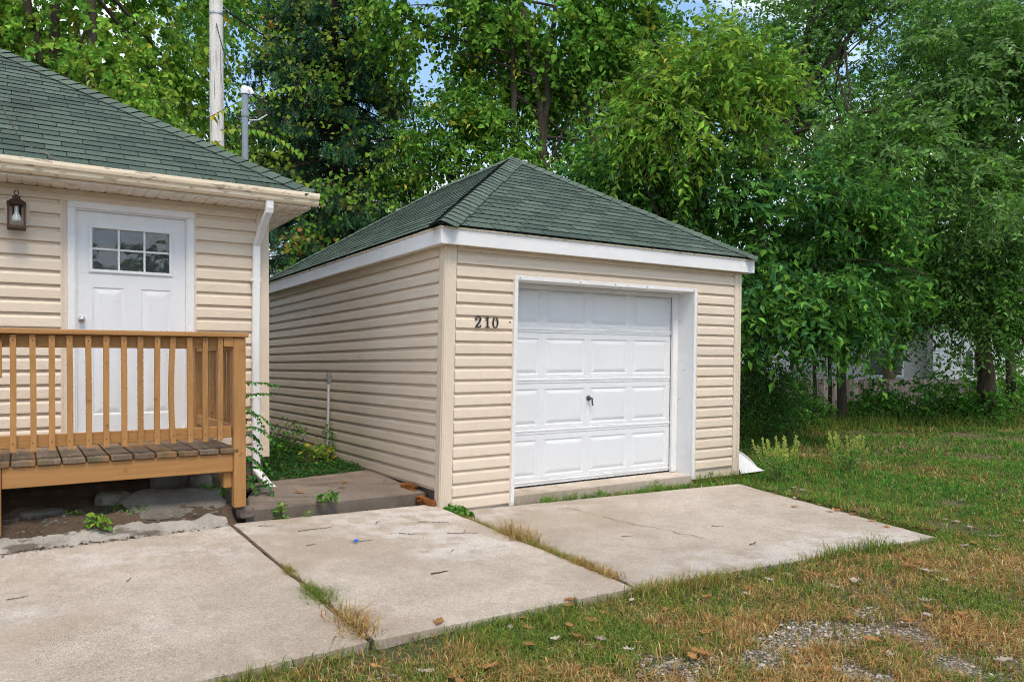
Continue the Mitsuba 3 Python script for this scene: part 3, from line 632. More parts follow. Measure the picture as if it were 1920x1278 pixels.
for i in range(3):
    for j in range(2):
        H('pane', (V([wx[i] + .0, sy + .0045, wz[j]], [wx[i + 1], sy + .0045, wz[j]], [wx[i + 1], sy + .0045, wz[j + 1]], [wx[i], sy + .0045, wz[j + 1]]).reshape(4, 3), np.array([[0, 1, 2, 3]])), 'pane_glass', ed)
H('dark_interior', (np.array([[win[0], sy + .0108, win[2] - .0], [win[1], sy + .0108, win[2] - .0], [win[1], sy + .0108, win[3] + .0], [win[0], sy + .0108, win[3] + .0]]), np.array([[0, 1, 2, 3]])), 'dark_room', ed)
H('knob', lathe([(0, .062), (.016, .061), (.026, .052), (.028, .040), (.020, .028), (.012, .022), (.012, .010), (.030, .008), (.033, 0)], (.457, sy, 1.857), 24, 'y'), 'nickel', ed, smooth=50)
H('threshold', bev(ex0 + .01, ex1 - .01, HY - .05, HY + .08, .745, .783, .006), 'steel', ed)
# downspout
dsx = 1.985
def rect_tube(P, w, d, axx=(1, 0, 0)):
    P = np.array(P, float); ms = []
    V_ = []
    t = np.gradient(P, axis=0); t /= np.linalg.norm(t, axis=1, keepdims=True); ax = V(*axx)
    for p, tt in zip(P, t):
        b = np.cross(tt, ax); b /= np.linalg.norm(b)
        r = .010
        V_ += [p + ax * sx_ * (w / 2 - r * (1 - q)) + b * sb_ * (d / 2 - r * q) for sx_, sb_, q in ((-1, -1, 0), (1, -1, 0), (1, -1, 1), (1, 1, 1), (1, 1, 0), (-1, 1, 0), (-1, 1, 1), (-1, -1, 1))]
    V_ = np.array(V_); F_ = []
    for i in range(len(P) - 1):
        for q in range(8):
            a, b = i * 8 + q, i * 8 + (q + 1) % 8; F_ += [(a, b, b + 8), (a, b + 8, a + 8)]
    return V_, np.array(F_)
ds = H('downspout', rect_tube([(dsx + .055, EY + .0, ZT + .03), (dsx + .055, EY - .0, ZT - .045), (dsx + .052, EY + .012, ZT - .085)], .075, .06), 'white_paint')
H('elbow', rect_tube([(dsx + .052, EY + .006, ZT - .07), (dsx + .03, EY + .17, ZT - .22), (dsx + .012, HY - .075, ZT - .37), (dsx + .01, HY - .072, ZT - .43)], .070, .056), 'white_paint', ds)
H('pipe', rect_tube([(dsx + .01, HY - .070, ZT - .42), (dsx, HY - .066, 1.6), (dsx, HY - .066, .40)], .074, .058), 'white_paint', ds)
H('outlet', rect_tube([(dsx, HY - .068, .43), (dsx + .005, HY - .085, .36), (dsx + .03, HY - .36, .265), (dsx + .055, HY - .66, .205)], .080, .062), 'white_paint', ds)
for z in (2.28, 1.10): H('strap', bev(dsx - .05, dsx + .05, HY - .098, HY - .034, z, z + .03, .003), 'white_paint', ds)
# wall lantern
lx, lz, ly = -.035, 2.74, HY - .02
wl = hou + '__wall_lantern'; lab(wl, 'rusty brown wall lantern with a bare white bulb')
H('mount_block', cat([bev(lx - .085, lx + .095, ly - .022, ly + .01, lz - .08, lz + .13, .006)]), 'vinyl_trim', wl)
H('back_plate', bev(lx - .03, lx + .035, ly - .034, ly - .0225, lz - .02, lz + .11, .005), 'brown_metal', wl)
c_ = ly - .115; w_ = .058
H('cage', cat([bev(lx + sx_ * w_ - .008, lx + sx_ * w_ + .008, c_ + sy_ * w_ - .008, c_ + sy_ * w_ + .008, lz - .115, lz + .075, .002) for sx_ in (-1, 1) for sy_ in (-1, 1)] +
    [bev(lx - w_ - .011, lx + w_ + .011, c_ - w_ - .011, c_ + w_ + .011, lz - .135, lz - .114, .004), bev(lx - w_ - .013, lx + w_ + .013, c_ - w_ - .013, c_ + w_ + .013, lz + .074, lz + .088, .004), tube([(lx, c_ + .02, lz + .12), (lx, ly - .03, lz + .09)], [.008, .008], 6)]), 'brown_metal', wl)
g4 = lambda r, z: [(lx - r, c_ - r, z), (lx + r, c_ - r, z), (lx + r, c_ + r, z), (lx - r, c_ + r, z)]
def stack(rz):
    V_ = np.array(sum([g4(r, z) for r, z in rz], [])); F_ = []
    for i in range(len(rz) - 1):
        for q in range(4): a, b = i * 4 + q, i * 4 + (q + 1) % 4; F_.append((a, b, b + 4, a + 4))
    return V_, np.array(F_)
H('cap', stack([(w_ + .012, lz + .088), (.035, lz + .12), (.03, lz + .122), (.028, lz + .145), (.03, lz + .147), (.001, lz + .16)]), 'brown_metal', wl)
H('ring', tube([(lx + .016 * math.cos(t), c_, lz + .180 + .018 * math.sin(t)) for t in np.linspace(0, 6.283, 14)], .005, 6), 'brown_metal', wl)
H('bulb', lathe([(0, -.085), (.018, -.082), (.030, -.070), (.034, -.052), (.030, -.032), (.018, -.008), (.014, .010)], (lx, c_, lz + .01), 18), 'bulb_glass', wl, smooth=True)
H('socket', lathe([(.015, 0.01), (.018, .012), (.018, .055), (0, .056)], (lx, c_, lz + .01), 14), 'steel', wl)

# ------------------------------------------------------------------ wooden deck
dk = thing('deck', 'brown stained wooden deck with baluster railing at the entry door', 'deck')
D = lambda name, m, r=None, parent=dk, mat='stained_wood', uvy=0.0: add(name, m, mat, parent, uv=np.tile([[R_() if r is None else r, uvy]], (len(m[0]), 1)))
ZD = 0.783
x = 1.432
while x > -1.6:
    yo = rng.normal(0, .004)
    D('deck_board', bev(x - .139, x, 6.128 + yo, HY - .02, ZD - .038 + rng.normal(0, .0015), ZD + rng.normal(0, .0015), .005), None, dk, 'weathered_plank'); x -= .1505
D('skirt_board', bev(-.118, 1.392, 6.150, 6.188, .600, .742, .004), .5, uvy=1.0)
D('skirt_board', bev(-1.7, -.212, 6.150, 6.188, .600, .742, .004), .5, uvy=1.0)
D('side_joist', bev(1.388, 1.425, 6.189, HY - .03, .600, .744, .004), .3, uvy=1.0)
for y in (6.6, 7.15): D('joist', bev(-1.6, 1.387, y, y + .038, .61, .744, .003), .2, uvy=1.0)
D('blocking', bev(1.330, 1.392, 6.190, 6.28, .47, .60, .004), .5)
D('post', bev(1.394, 1.486, 6.128, 6.218, .315, 1.652, .006), .6)
D('post', bev(-.212, -.120, 6.128, 6.218, .28, .742, .006), .6)
D('post', bev(1.39, 1.478, HY - .14, HY - .05, .30, 1.652, .006), .5)
D('top_rail', bev(-1.6, 1.385, 6.170, 6.208, 1.565, 1.655, .004), .55, uvy=1.0)
D('bottom_rail', bev(-1.6, 1.385, 6.170, 6.208, .868, .957, .004), .5, uvy=1.0)
D('rail_cap', bev(-1.6, 1.505, 6.108, 6.246, 1.656, 1.692, .005), .75, uvy=1.0)
D('rail_end', bev(1.32, 1.393, 6.1295, 6.1695, 1.58, 1.655, .004), .5); 
for i, xx in enumerate([-.60, -.47, -.33, -.19, -.051, .063, .176, .284, .399, .511, .626, .735, .847, .957, 1.075, 1.186, 1.295]):
    if xx < -1.5: continue
    bow = .014 if abs(xx - .957) < .01 else rng.normal(0, .002)
    z = np.linspace(.848, 1.650, 9); bx_ = xx + bow * -np.sin((z - .85) / .8 * np.pi) + rng.normal(0, .003) * (z - 1.25)
    c = .0185
    prof = V((-c, -c), (c, -c), (c, c), (-c, c)).reshape(4, 2)
    v = np.concatenate([np.stack([b + prof[:, 0], 6.1505 + prof[:, 1], np.full(4, q)], 1) for b, q in zip(bx_, z)])
    f = [(k * 4 + a, k * 4 + (a + 1) % 4, k * 4 + 4 + (a + 1) % 4, k * 4 + 4 + a) for k in range(8) for a in range(4)] + [(3, 2, 1, 0), (32, 33, 34, 35)]
    D('baluster', (v, np.array(f)), None)
    for q in (.905, 1.612): add('screw', lathe([(0, .002), (.004, .0015), (.0045, 0)], (xx, 6.1318, q), 6, 'y'), 'brown_metal', dk)
# side railing back to the house
D('side_top_rail', bev(1.41, 1.448, 6.219, HY - .141, 1.565, 1.655, .004), .5, uvy=1.0); D('side_bottom_rail', bev(1.41, 1.448, 6.219, HY - .141, .868, .957, .004), .5, uvy=1.0)
D('side_rail_cap', bev(1.365, 1.503, 6.247, HY - .04, 1.656, 1.691, .005), .7, uvy=1.0)
for y in np.arange(6.34, HY - .2, .135): D('baluster', bev(1.449, 1.486, y, y + .037, .848, 1.650, .003), None)
# the stair handrail on the left, just reaching the frame
D('handrail', prism([(0, 1.655), (0, 1.36), (-1.1, .55), (-1.1, .74), (-.12, 1.52)], (-.112, 6.09, 0), (-.112, 6.127, 0), (1, 0, 0), (0, 0, 1)), .6)

# ------------------------------------------------------------------ rubble, stones
def rock(c, s, seed, rot=0.0, sub=3, rough=0.35, flat=1.0):
    m = trimesh.creation.icosphere(sub); v = np.array(m.vertices)
    v = np.sign(v) * np.abs(v) ** 0.62
    v *= 1 + rough * (meshkit.fbm(v * 1.3 + seed * 3.7, 4, seed) - .5)[:, None] * 1.3
    v[:, 2] *= flat; v *= np.array(s) ; a = rot; v = v @ V((math.cos(a), math.sin(a), 0), (-math.sin(a), math.cos(a), 0), (0, 0, 1)).reshape(3, 3)
    return v + V(*c), np.array(m.faces)
def stone(name, label, c, s, seed, rot=0, tn=.6, cat_='stone', rough=.35, sub=3, mat='stone', group=None):
    v, f = rock(c, s, seed, rot, sub, rough); k = add(name, (v, f), mat, uv=tone(v, tn), smooth=True); lab(k, label, cat_, group); return k
v, f = rock((0, 0, 0), (.36, .185, .026), 31, 0, 4, .55); a_ = .44; v = np.stack([v[:, 0], v[:, 1] * math.cos(a_) - v[:, 2] * math.sin(a_), v[:, 1] * math.sin(a_) + v[:, 2] * math.cos(a_) - v[:, 0] * .02], 1) + V(1.03, 6.38, .355)
k = add('flagstone', (v, f), 'stone', None, 40, uv=None) if False else add('flagstone', (v, f), 'stone', uv=tone(v, .35)); lab(k, 'broken flat grey flagstone tilted against the bank beside the right deck post', 'stone')
stone('concrete_block', 'squarish grey concrete block standing behind the flagstone under the deck', (1.04, 6.90, .47), (.14, .09, .115), 32, .1, .7, 'concrete block', .15)
stone('stone', 'pale rough stone between the concrete block and the right deck post', (1.26, 6.72, .42), (.075, .09, .12), 33, .3, .7)
stone('stone', 'flat grey stone under the deck left of the flagstone', (.60, 6.62, .385), (.12, .10, .065), 34, .3, .6)
stone('stone', 'thin grey stone leaning against the back of the flagstone', (.72, 6.60, .37), (.13, .05, .05), 36, .5, .55)
stone('stone', 'low half buried stone in the dirt under the left side of the deck', (.12, 6.5, .345), (.14, .08, .035), 37, .2, .3)
rr = np.random.default_rng(5)
cw = thing('broken_curb', 'crumbling whitish concrete curb between the left slab and the dirt bank', 'curb')
for i, (xa, xb, hh) in enumerate(((-2.4, -.80, .085), (-.798, .12, .085), (.121, .75, .08), (.751, 1.34, .075))):
    nx, nt = int((xb - xa) * 110), 22; X, Tt = np.meshgrid(np.linspace(xa, xb, nx), np.linspace(0, 1, nt), indexing='ij'); yb = 5.985 + (X + .1) * .055
    q = np.stack([X * 7, Tt * 1.2, X * 0], -1); top = hh * (.75 + .7 * meshkit.fbm(np.stack([X * 5, X * 0, X * 0], -1), 4, 3)); prof = np.clip(Tt / .62, 0, 1)
    Y_ = yb + .02 * Tt + .19 * Tt ** 1.5 + (meshkit.fbm(q * 1.3, 4, 50) - .5) * .075; Z_ = .172 + top * prof ** .8 + (meshkit.fbm(q * 2.2, 4, 51) - .5) * .04
    a, m = np.meshgrid(np.arange(nx - 1), np.arange(nt - 1), indexing='ij'); a = a * nt + m; v = np.stack([X, Y_, Z_], -1).reshape(-1, 3)
    add('curb_piece', (v, np.stack([a, a + nt, a + nt + 1, a + 1], -1).reshape(-1, 4)), 'curb_stone', cw, 45 if False else False, uv=tone(v, .8))
v, f = rock((1.50, 6.235, .255), (.07, .05, .05), 52, .2, 3, .5); k = add('stone', (v, f), 'old_concrete', None, True, uv=tone(v, .7)); lab(k, 'rough lump of old concrete at the foot of the right deck post', 'stone')
v = []
rr = np.random.default_rng(6)
rub = [rock((rr.uniform(-.5, 1.3), rr.uniform(6.12, 6.45), 0.0), np.array([1, .8, .6]) * rr.uniform(.004, .018), 60 + i, rr.uniform(0, 3), 1) for i in range(240)]
rub = [(q + V(0, 0, float(mound(q[:1, 0], q[:1, 1])[0]) + .004), f) for q, f in rub]
v, f = cat(rub); k = add('rubble', (v, f), 'stone', uv=tone(v, .0)); lab(k, 'small crumbs of stone and concrete scattered on the dirt bank', 'rubble', None, 'stuff')
rr = np.random.default_rng(66); CP = np.array([(3.33, 7.12, .19), (3.31, 6.98, .18), (3.325, 6.88, .135), (3.31, 6.78, .10), (3.33, 6.66, .085), (3.355, 6.54, .06)])
def crust(n):
    ms = []
    for i in range(n):
        t = rr.random(); c = np.array([np.interp(t, np.linspace(0, 1, 6), CP[:, k]) for k in range(3)]) + rr.normal(size=3) * V(.008, .012, .012)
        v, f = rock(c, np.array([1, 1.2, .8]) * rr.uniform(.018, .040), 700 + i, rr.uniform(0, 3), 2, 1.1); ms.append((v + (meshkit.noise(v * 90, i) - .5)[:, None] * .012, f))
    return cat(ms)
k = add('rusty_edging', crust(34), 'rust_crust'); lab(k, 'crumbling rusty orange crust under the lifted edge of the side wall siding', 'rusty edging')

# ------------------------------------------------------------------ poles, pipes, wires
up = thing('utility_pole', 'weathered white grey wooden utility pole behind the house', 'utility pole')
z = np.linspace(0, 11, 60); k = add('pole', tube(np.stack([3.275 + (z - 8) * -.004, 15.8 + z * 0, z], 1), .145 - z * .0018, 20), 'pole_wood', up, True)
add('band', lathe([(.142, 8.42), (.142, 8.46), (.135, 8.46)], (3.27, 15.8, 0), 20), 'steel', up); add('hook', tube([(3.37, 15.72, 8.5), (3.45, 15.70, 8.56), (3.5, 15.69, 8.5)], .012, 6), 'steel', up)
def sagline(a, b, sag, n=40):
    t = np.linspace(0, 1, n)[:, None]; p = V(*a) * (1 - t) + V(*b) * t; p[:, 2] -= (sag * 4 * t * (1 - t))[:, 0]; return p
k = add('overhead_cable', cat([tube(sagline((3.43, 15.7, 8.52), (18.0, 36.0, 15.4), .55), .016, 6), tube(sagline((3.40, 15.7, 8.58), (18.0, 36.0, 15.5), .75), .010, 6)]), 'cable_black'); lab(k, 'pair of dark overhead cables running from the utility pole to the right', 'cable')
sv = thing('service_mast', 'blue grey service mast with a pale weatherhead behind the house roof hip', 'service mast')
mx, my = 2.12, 8.75
add('conduit', tube([(mx, my, 3.2), (mx, my, 4.50)], .035, 18), 'grey_pvc', sv, 40)
add('coupling', lathe([(.035, 4.235), (.043, 4.24), (.043, 4.285), (.035, 4.29)], (mx, my, 0), 18), 'grey_pvc', sv, 40)
add('weatherhead', cat([lathe([(.046, 4.495), (.047, 4.53), (.044, 4.56), (.032, 4.582), (0, 4.59)], (mx, my, 0), 18), tube([(mx, my, 4.555), (mx + .05, my - .015, 4.545), (mx + .075, my - .02, 4.50)], [.038, .036, .030], 12)]), 'white_far', sv, 50)
for i, (a, b) in enumerate(((.08, -.3), (.02, -.35), (.13, -.42))):
    add('service_wire', tube([(mx + .07, my - .02, 4.50), (mx + .12 + a, my, 4.50 - .03 * i), (mx + .16 + a, my, 4.35), (mx + .10 + b * .3, my + .02, 4.12 + i * .03), (mx + .03, my + .03, 4.24)], .006, 6), 'cable_black', sv)
add('bracket', tube([(mx + .04, my - .02, 4.20), (mx + .14, my - .03, 4.22), (mx + .24, my - .03, 4.30)], .008, 6), 'galvanised', sv)
k = add('service_drop', tube(sagline((mx + .2, my, 4.33), (3.25, 15.66, 8.2), .35), .010, 6), 'cable_black'); lab(k, 'thin cable from the service mast up to the utility pole', 'cable')
k = add('roof_wire', tube([(-.45, 6.62, 3.95), (.0, 7.45, 3.305), (.10, 7.52, 3.26), (.17, 7.50, 3.24), (.33, 7.44, 3.15)], .004, 5), 'twig_pale'); lab(k, 'thin pale wire hanging over the lower edge of the house roof', 'wire')
gp_ = thing('ground_pipe', 'thin leaning grey metal pipe with a clamp beside the garage side wall', 'pipe')
add('pipe', tube([(3.285, 9.38, .15), (3.30, 9.36, 1.25)], .0165, 12), 'galvanised', gp_, 40)
add('clamp', cat([lathe([(.017, 1.20), (.028, 1.205), (.028, 1.30), (.022, 1.335), (0, 1.34)], (3.30, 9.36, 0), 10), bev(3.315, 3.335, 9.335, 9.375, 1.22, 1.31, .003)]), 'steel', gp_)
k = add('bottle_cap', lathe([(.016, 0), (.016, .012), (.014, .014), (0, .014)], (2.10, 5.36, .112), 14), 'blue_plastic'); lab(k, 'small blue plastic cap lying on the middle slab', 'bottle cap')
def shell(P, Q, n=12, th=.006):
    """curved thin shell between two guide curves"""
    P, Q = np.array(P, float), np.array(Q, float); v = np.vstack([P, Q, P - V(0, 0, th), Q - V(0, 0, th)]); n = len(P); f = []
    for i in range(n - 1): f += [(i, i + 1, n + i + 1, n + i), (2 * n + i, 3 * n + i, 3 * n + i + 1, 2 * n + i + 1), (i, 2 * n + i, 2 * n + i + 1, i + 1), (n + i, n + i + 1, 3 * n + i + 1, 3 * n + i)]
    f += [(0, n, 3 * n, 2 * n), (n - 1, 3 * n - 1, 4 * n - 1, 2 * n - 1)]
    return v, np.array(f)
t = np.linspace(0, 1, 14)
sp = thing('splash_scrap', 'white curved scrap of sheet leaning behind the right garage corner', 'scrap sheet')
P = np.stack([7.75 + .62 * t, 6.62 + .10 * t, .30 - .30 * t ** 1.6], 1); Q = np.stack([7.78 + .50 * t, 6.50 + .02 * t, .02 + 0 * t], 1)
add('sheet', shell(P, Q), 'white_paint', sp, True); add('rim', tube(P + V(.012, 0, .004), .012, 8), 'white_paint', sp, True)

# ------------------------------------------------------------------ fence and neighbour house far behind
fe = thing('fence', 'weathered grey board fence behind the trees on the right', 'fence')
A, B = V(17.2, 16.2, 0), V(31.0, 7.2, 0); L = np.linalg.norm(B - A); d = (B - A) / L; nrm = V(-d[1], d[0], 0); rr = np.random.default_rng(8)
toX = lambda s, o, z: A + d * s + nrm * o + V(0, 0, z)
def ob(s0, s1, o0, o1, z0, z1):
    v, f = box(s0, s1, o0, o1, z0, z1); return A + v[:, :1] * d + v[:, 1:2] * nrm + v[:, 2:] * V(0, 0, 1), f
s = 0
while s < L:
    w = .142; h = .98 + rr.normal(0, .012) - .006 * s
    if rr.random() > .02:
        m = ob(s, s + w, rr.normal(0, .004), .02, -.25, h); add('board', m, 'fence_wood', fe, uv=tone(tri(m)[0], rr.random()))
    s += w + .012
for z in (.05, .75): m = ob(0, L, .03, .07, z, z + .09); add('rail', m, 'fence_wood', fe, uv=tone(tri(m)[0], .3))
for s in np.arange(.5, L, 2.4): m = ob(s, s + .09, .075, .165, -.3, .95); add('post', m, 'fence_wood', fe, uv=tone(tri(m)[0], .3))
nh = thing('neighbour_house', 'white sided neighbour house half hidden by trees behind the fence', 'house')
A, d = V(26.2, 19.3, 0), V(.815, -.58, 0); nrm = V(.58, .815, 0)
def wallbands(s0, s1, z0, z1, o=0, e=.2):
    ms = []; z = z0
    while z < z1 - .01:
        pr = prism([(0, 0), (-.02, 0), (-.006, min(e, z1 - z) - .001), (0, min(e, z1 - z) - .001)], toX(s0, o, z), toX(s1, o, z), nrm, (0, 0, 1)); ms.append(pr); z += e
    return cat(ms)
q = add('wall', ob(0, 5.35, .0, .2, -.4, 4.6), 'grey_far', nh); k = add('siding', wallbands(0, 5.35, -.3, 4.6), 'grey_far', nh + '__wall'); lab(k, kind='stuff')
q = add('wall', ob(5.36, 12.5, -.6, -.4, -.4, 4.6), 'white_far', nh); k = add('siding', wallbands(5.36, 12.5, -.3, 4.6, -.6), 'white_far', q); lab(k, kind='stuff')
add('wall', ob(5.36, 5.56, -.399, .19, -.4, 4.6), 'white_far', nh); add('corner_board', ob(5.3, 5.42, -.63, -.6, -.4, 4.6), 'white_far', nh)
for s0, s1, z0, z1, o in ((3.1, 4.35, .95, 2.05, 0), (6.55, 7.15, .95, 1.9, -.6), (9.0, 9.7, .9, 1.9, -.6)):
    w = add('window', cat([ob(s0, s1, o - .05, o - .021, z0 - .08, z0), ob(s0, s1, o - .05, o - .021, z1, z1 + .08), ob(s0 - .08, s0, o - .05, o - .021, z0 - .08, z1 + .08), ob(s1, s1 + .08, o - .05, o - .021, z0 - .08, z1 + .08), ob((s0 + s1) / 2 - .03, (s0 + s1) / 2 + .03, o - .048, o - .021, z0, z1)]), 'white_far', nh)
    add('pane', ob(s0, s1, o - .035, o - .022, z0, z1), 'dark_pane', w)
add('roof', (np.array([toX(-.4, -1.1, 4.5), toX(12.9, -1.1, 4.5), toX(12.9, 3.2, 6.9), toX(-.4, 3.2, 6.9), toX(-.4, 7.5, 4.5), toX(12.9, 7.5, 4.5)]), np.array([[0, 1, 2, 3], [3, 2, 5, 4]])), 'shingle_edge', nh)
add('wall', ob(0, .2, .21, 7, -.4, 4.6), 'grey_far', nh); add('wall', ob(12.3, 12.5, -.39, 7, -.4, 4.6), 'white_far', nh)

# ------------------------------------------------------------------ leaves, trees
def unit(v): return v / (np.linalg.norm(v, axis=-1, keepdims=True) + 1e-9)
LEAF_S = (V((0, 0), (.42, .5), (1, 0), (.42, -.5), (.46, 0)).reshape(5, 2), np.array([[0, 4, 1], [1, 4, 2], [0, 3, 4], [3, 2, 4]]))           # pointed
LEAF_R = (V((0, 0), (.10, .36), (.38, .5), (.70, .34), (1, 0), (.70, -.34), (.38, -.5), (.10, -.36), (.45, 0)).reshape(9, 2), np.array([[0, 8, 1], [1, 8, 2], [2, 8, 3], [3, 8, 4], [4, 8, 5], [5, 8, 6], [6, 8, 7], [7, 8, 0]])[:, [0, 1, 2]])  # round
LEAF_T = (V((0, 0), (.5, .5), (1, 0), (.5, -.5)).reshape(4, 2), np.array([[0, 2, 1], [0, 3, 2]]))           # two triangles
def leaf_mesh(P, A, N, L, Wd, col, shape=LEAF_S, fold=.22, curl=.15):
    """leaves at P along A with normal N, length L, width Wd, colours col"""
    A = unit(A); Wv = unit(np.cross(N, A)); N = np.cross(A, Wv); t, f = shape; n, m = len(P), len(t)
    up = np.abs(t[:, 1]) * 2
    v = P[:, None] + A[:, None] * (t[None, :, :1] * L[:, None, None]) + Wv[:, None] * (t[None, :, 1:] * Wd[:, None, None]) + N[:, None] * ((up * fold)[None, :, None] * Wd[:, None, None] - (t[None, :, :1] ** 2) * (curl * L)[:, None, None])
    return v.reshape(-1, 3), (f[None] + (np.arange(n) * m)[:, None, None]).reshape(-1, 3), np.repeat(col, m, 0)
def tubes(P, R, sides=3):
    """many thin tubes at once: P (n,k,3), R (n,k)"""
    n, k = P.shape[:2]; t = unit(np.gradient(P, axis=1)); ref = np.where(np.abs(t[..., 2:]) < .8, V(0, 0, 1), V(1, 0, 0)); a = unit(np.cross(t, ref)); b = np.cross(t, a)
    g = np.arange(sides) * 2 * np.pi / sides
    v = P[:, :, None] + R[:, :, None, None] * (np.cos(g)[:, None] * a[:, :, None] + np.sin(g)[:, None] * b[:, :, None])
    i, s = np.meshgrid(np.arange(k - 1), np.arange(sides), indexing='ij'); s2 = (s + 1) % sides
    q = np.stack([i * sides + s, (i + 1) * sides + s, (i + 1) * sides + s2, i * sides + s2], -1).reshape(-1, 4); q = np.vstack([q[:, :3], q[:, [0, 2, 3]]])
    return v.reshape(-1, 3), (q[None] + (np.arange(n) * k * sides)[:, None, None]).reshape(-1, 3)
def colours(r, n, pal):
    p = np.array([c[:3] for c in pal]); w = np.array([c[3] for c in pal]); return p[r.choice(len(p), n, p=w / w.sum())]
def spray(seed, blobs, n, pal, leaf=(.09, .05), twig=(.5, .25), m=12, droop=.6, hang=.25, gap=.42, freq=1.1, shell=.35, spread=.9, shape=LEAF_S, axis=None, flat=.6, twigpal=.22, asp=1.0):
    """leafy twigs through ellipsoid blobs (x, y, z, r): returns the leaves' mesh and colours and the twigs' mesh"""
    r = np.random.default_rng(seed); b = np.array(blobs, float); w = b[:, 3] ** 2.2; k = r.choice(len(b), int(n * 2.2), p=w / w.sum())
    u = unit(r.normal(size=(len(k), 3))); rad = (shell + (1 - shell) * r.random(len(k))) ** .8; rad = np.where(r.random(len(k)) < .15, r.random(len(k)) * .7, rad)
    p = b[k, :3] + u * (rad * b[k, 3])[:, None] * V(1, 1, asp)
    keep = meshkit.fbm(p * freq + seed * 1.7, 3, seed) > gap; p, u, k = p[keep][:n], u[keep][:n], k[keep][:n]; n = len(p)
    cen = b[:, :3].mean(0) if axis is None else V(*axis)
    out = unit(p - cen); d0 = unit(.55 * u + .45 * out + r.normal(size=(n, 3)) * .45 + V(0, 0, -.12))
    L = twig[0] + twig[1] * r.normal(size=n); L = np.clip(L, twig[0] * .4, twig[0] * 2)
    pt = lambda t: p[:, None] + d0[:, None] * (L[:, None] * t)[..., None] + V(0, 0, -1) * (droop * L[:, None] * t ** 2)[..., None]
    t = (np.arange(m)[None] + .6 + .5 * r.random((n, m))) / m; P = pt(t); tan = unit(d0[:, None] + V(0, 0, -1) * (2 * droop * t)[..., None])
    up_ = unit(V(0, 0, 1) + r.normal(size=(n, 1, 3)) * .5); side = unit(np.cross(tan, np.broadcast_to(up_, tan.shape))) * np.where(np.arange(m) % 2, 1, -1)[None, :, None]
    A = unit(.6 * tan + spread * side + V(0, 0, -hang) + r.normal(size=P.shape) * .28)
    N = unit(V(0, 0, flat) + .6 * out[:, None] + r.normal(size=P.shape) * .55)
    tw = colours(r, n, pal); lf = colours(r, n * m, pal).reshape(n, m, 3); c = tw[:, None] * .62 + lf * .38; c = c * np.clip(1 + r.normal(size=(n, m, 1)) * .30, .4, 2.0)
    s = np.clip(1 + r.normal(size=(n, m)) * .22, .45, 1.6).ravel()
    P = P + A * .012
    lm = leaf_mesh(P.reshape(-1, 3), A.reshape(-1, 3), N.reshape(-1, 3), leaf[0] * s, leaf[1] * s, c.reshape(-1, 3), shape)
    q = r.random(n) < .4; tt = np.broadcast_to(np.linspace(0, 1, 4), (n, 4)); TP = pt(tt)[q]
    return lm, tubes(TP, np.broadcast_to(np.array([.0045, .0035, .0028, .0016]), TP.shape[:2]))
def limb(r, a, b, r0, r1, wob=.06, n=9):
    t = np.linspace(0, 1, n)[:, None]; a, b = V(*a), V(*b); L = np.linalg.norm(b - a); P = a + (b - a) * t + np.cumsum(r.normal(size=(n, 3)) * wob * L / n, 0) * np.sin(t * np.pi) ; P[:, 2] += (np.sin(t * np.pi) * L * .05)[:, 0]
    return tube(P, r0 + (r1 - r0) * t[:, 0] ** .8, 8)
NTRI = [0]
def plant_from(key, parts, mat='leaf', name='crown'):
    v, f, c, o = [], [], [], 0
    for a, b, d in parts: v.append(a); f.append(b + o); c.append(d); o += len(a)
    f = np.vstack(f); NTRI[0] += len(f)
    add(name, (np.vstack(v), f), mat, key, col=np.clip(np.vstack(c), 0, .9))
def tree(seed, name, label, cat_, trunks, blobs, n, pal, mat='leaf', extra=(), group=None, trunk_r=.12, limbs=6, twmat='twig', bark='bark', parts=1, **kw):
    k = thing(name, label, cat_, group); r = np.random.default_rng(seed)
    for P in trunks:
        P = np.array(P, float); q = P[0].copy(); 
        if P[0, 2] > .5: P = np.vstack([[P[0, 0] + r.normal(0, .1), P[0, 1] + r.normal(0, .1), -.2], P])
        t = np.linspace(0, 1, 26); s = np.concatenate([[0], np.cumsum(np.linalg.norm(np.diff(P, axis=0), axis=1))]); s /= s[-1]
        Q = np.stack([np.interp(t, s, P[:, j]) for j in range(3)], 1); Q[1:-1] += r.normal(size=(24, 3)) * .018
        v, f = tube(Q, trunk_r * (1.0 - .62 * t) + .10 * trunk_r * np.exp(-t * 18), 10); add('trunk', (v, f), bark, k, True)
        if limbs:
            for j in range(limbs):
                b = blobs[r.integers(len(blobs))]; a = Q[r.integers(8, 25)]; e = V(*b[:3]) + r.normal(size=3) * b[3] * .35
                if np.linalg.norm(e - a) < 4.5: add('limb', limb(r, a, e, trunk_r * .30, .010), bark, k, True)
    for P in extra:
        P = np.array(P, float); t = np.linspace(0, 1, 20); Q = np.stack([np.interp(t, np.linspace(0, 1, len(P)), P[:, j]) for j in range(3)], 1); Q[1:-1] = (Q[:-2] + Q[1:-1] + Q[2:]) / 3 + r.normal(size=(18, 3)) * .012; add('limb', tube(Q, .05 - .038 * t, 8), bark, k, True)
    lm, tw = spray(seed, blobs, n, pal, **kw); plant_from(k, [lm], mat)
    q = add('twigs', tw, twmat, k); lab(q, kind='stuff'); NTRI[0] += len(tw[1])
    return k
YG = (.300, .430, .058); LG = (.185, .385, .052); MG = (.116, .292, .048); DG = (.062, .175, .032); YE = (.62, .45, .05); OR = (.50, .23, .04); BG = (.074, .225, .084); GG = (.195, .340, .115)
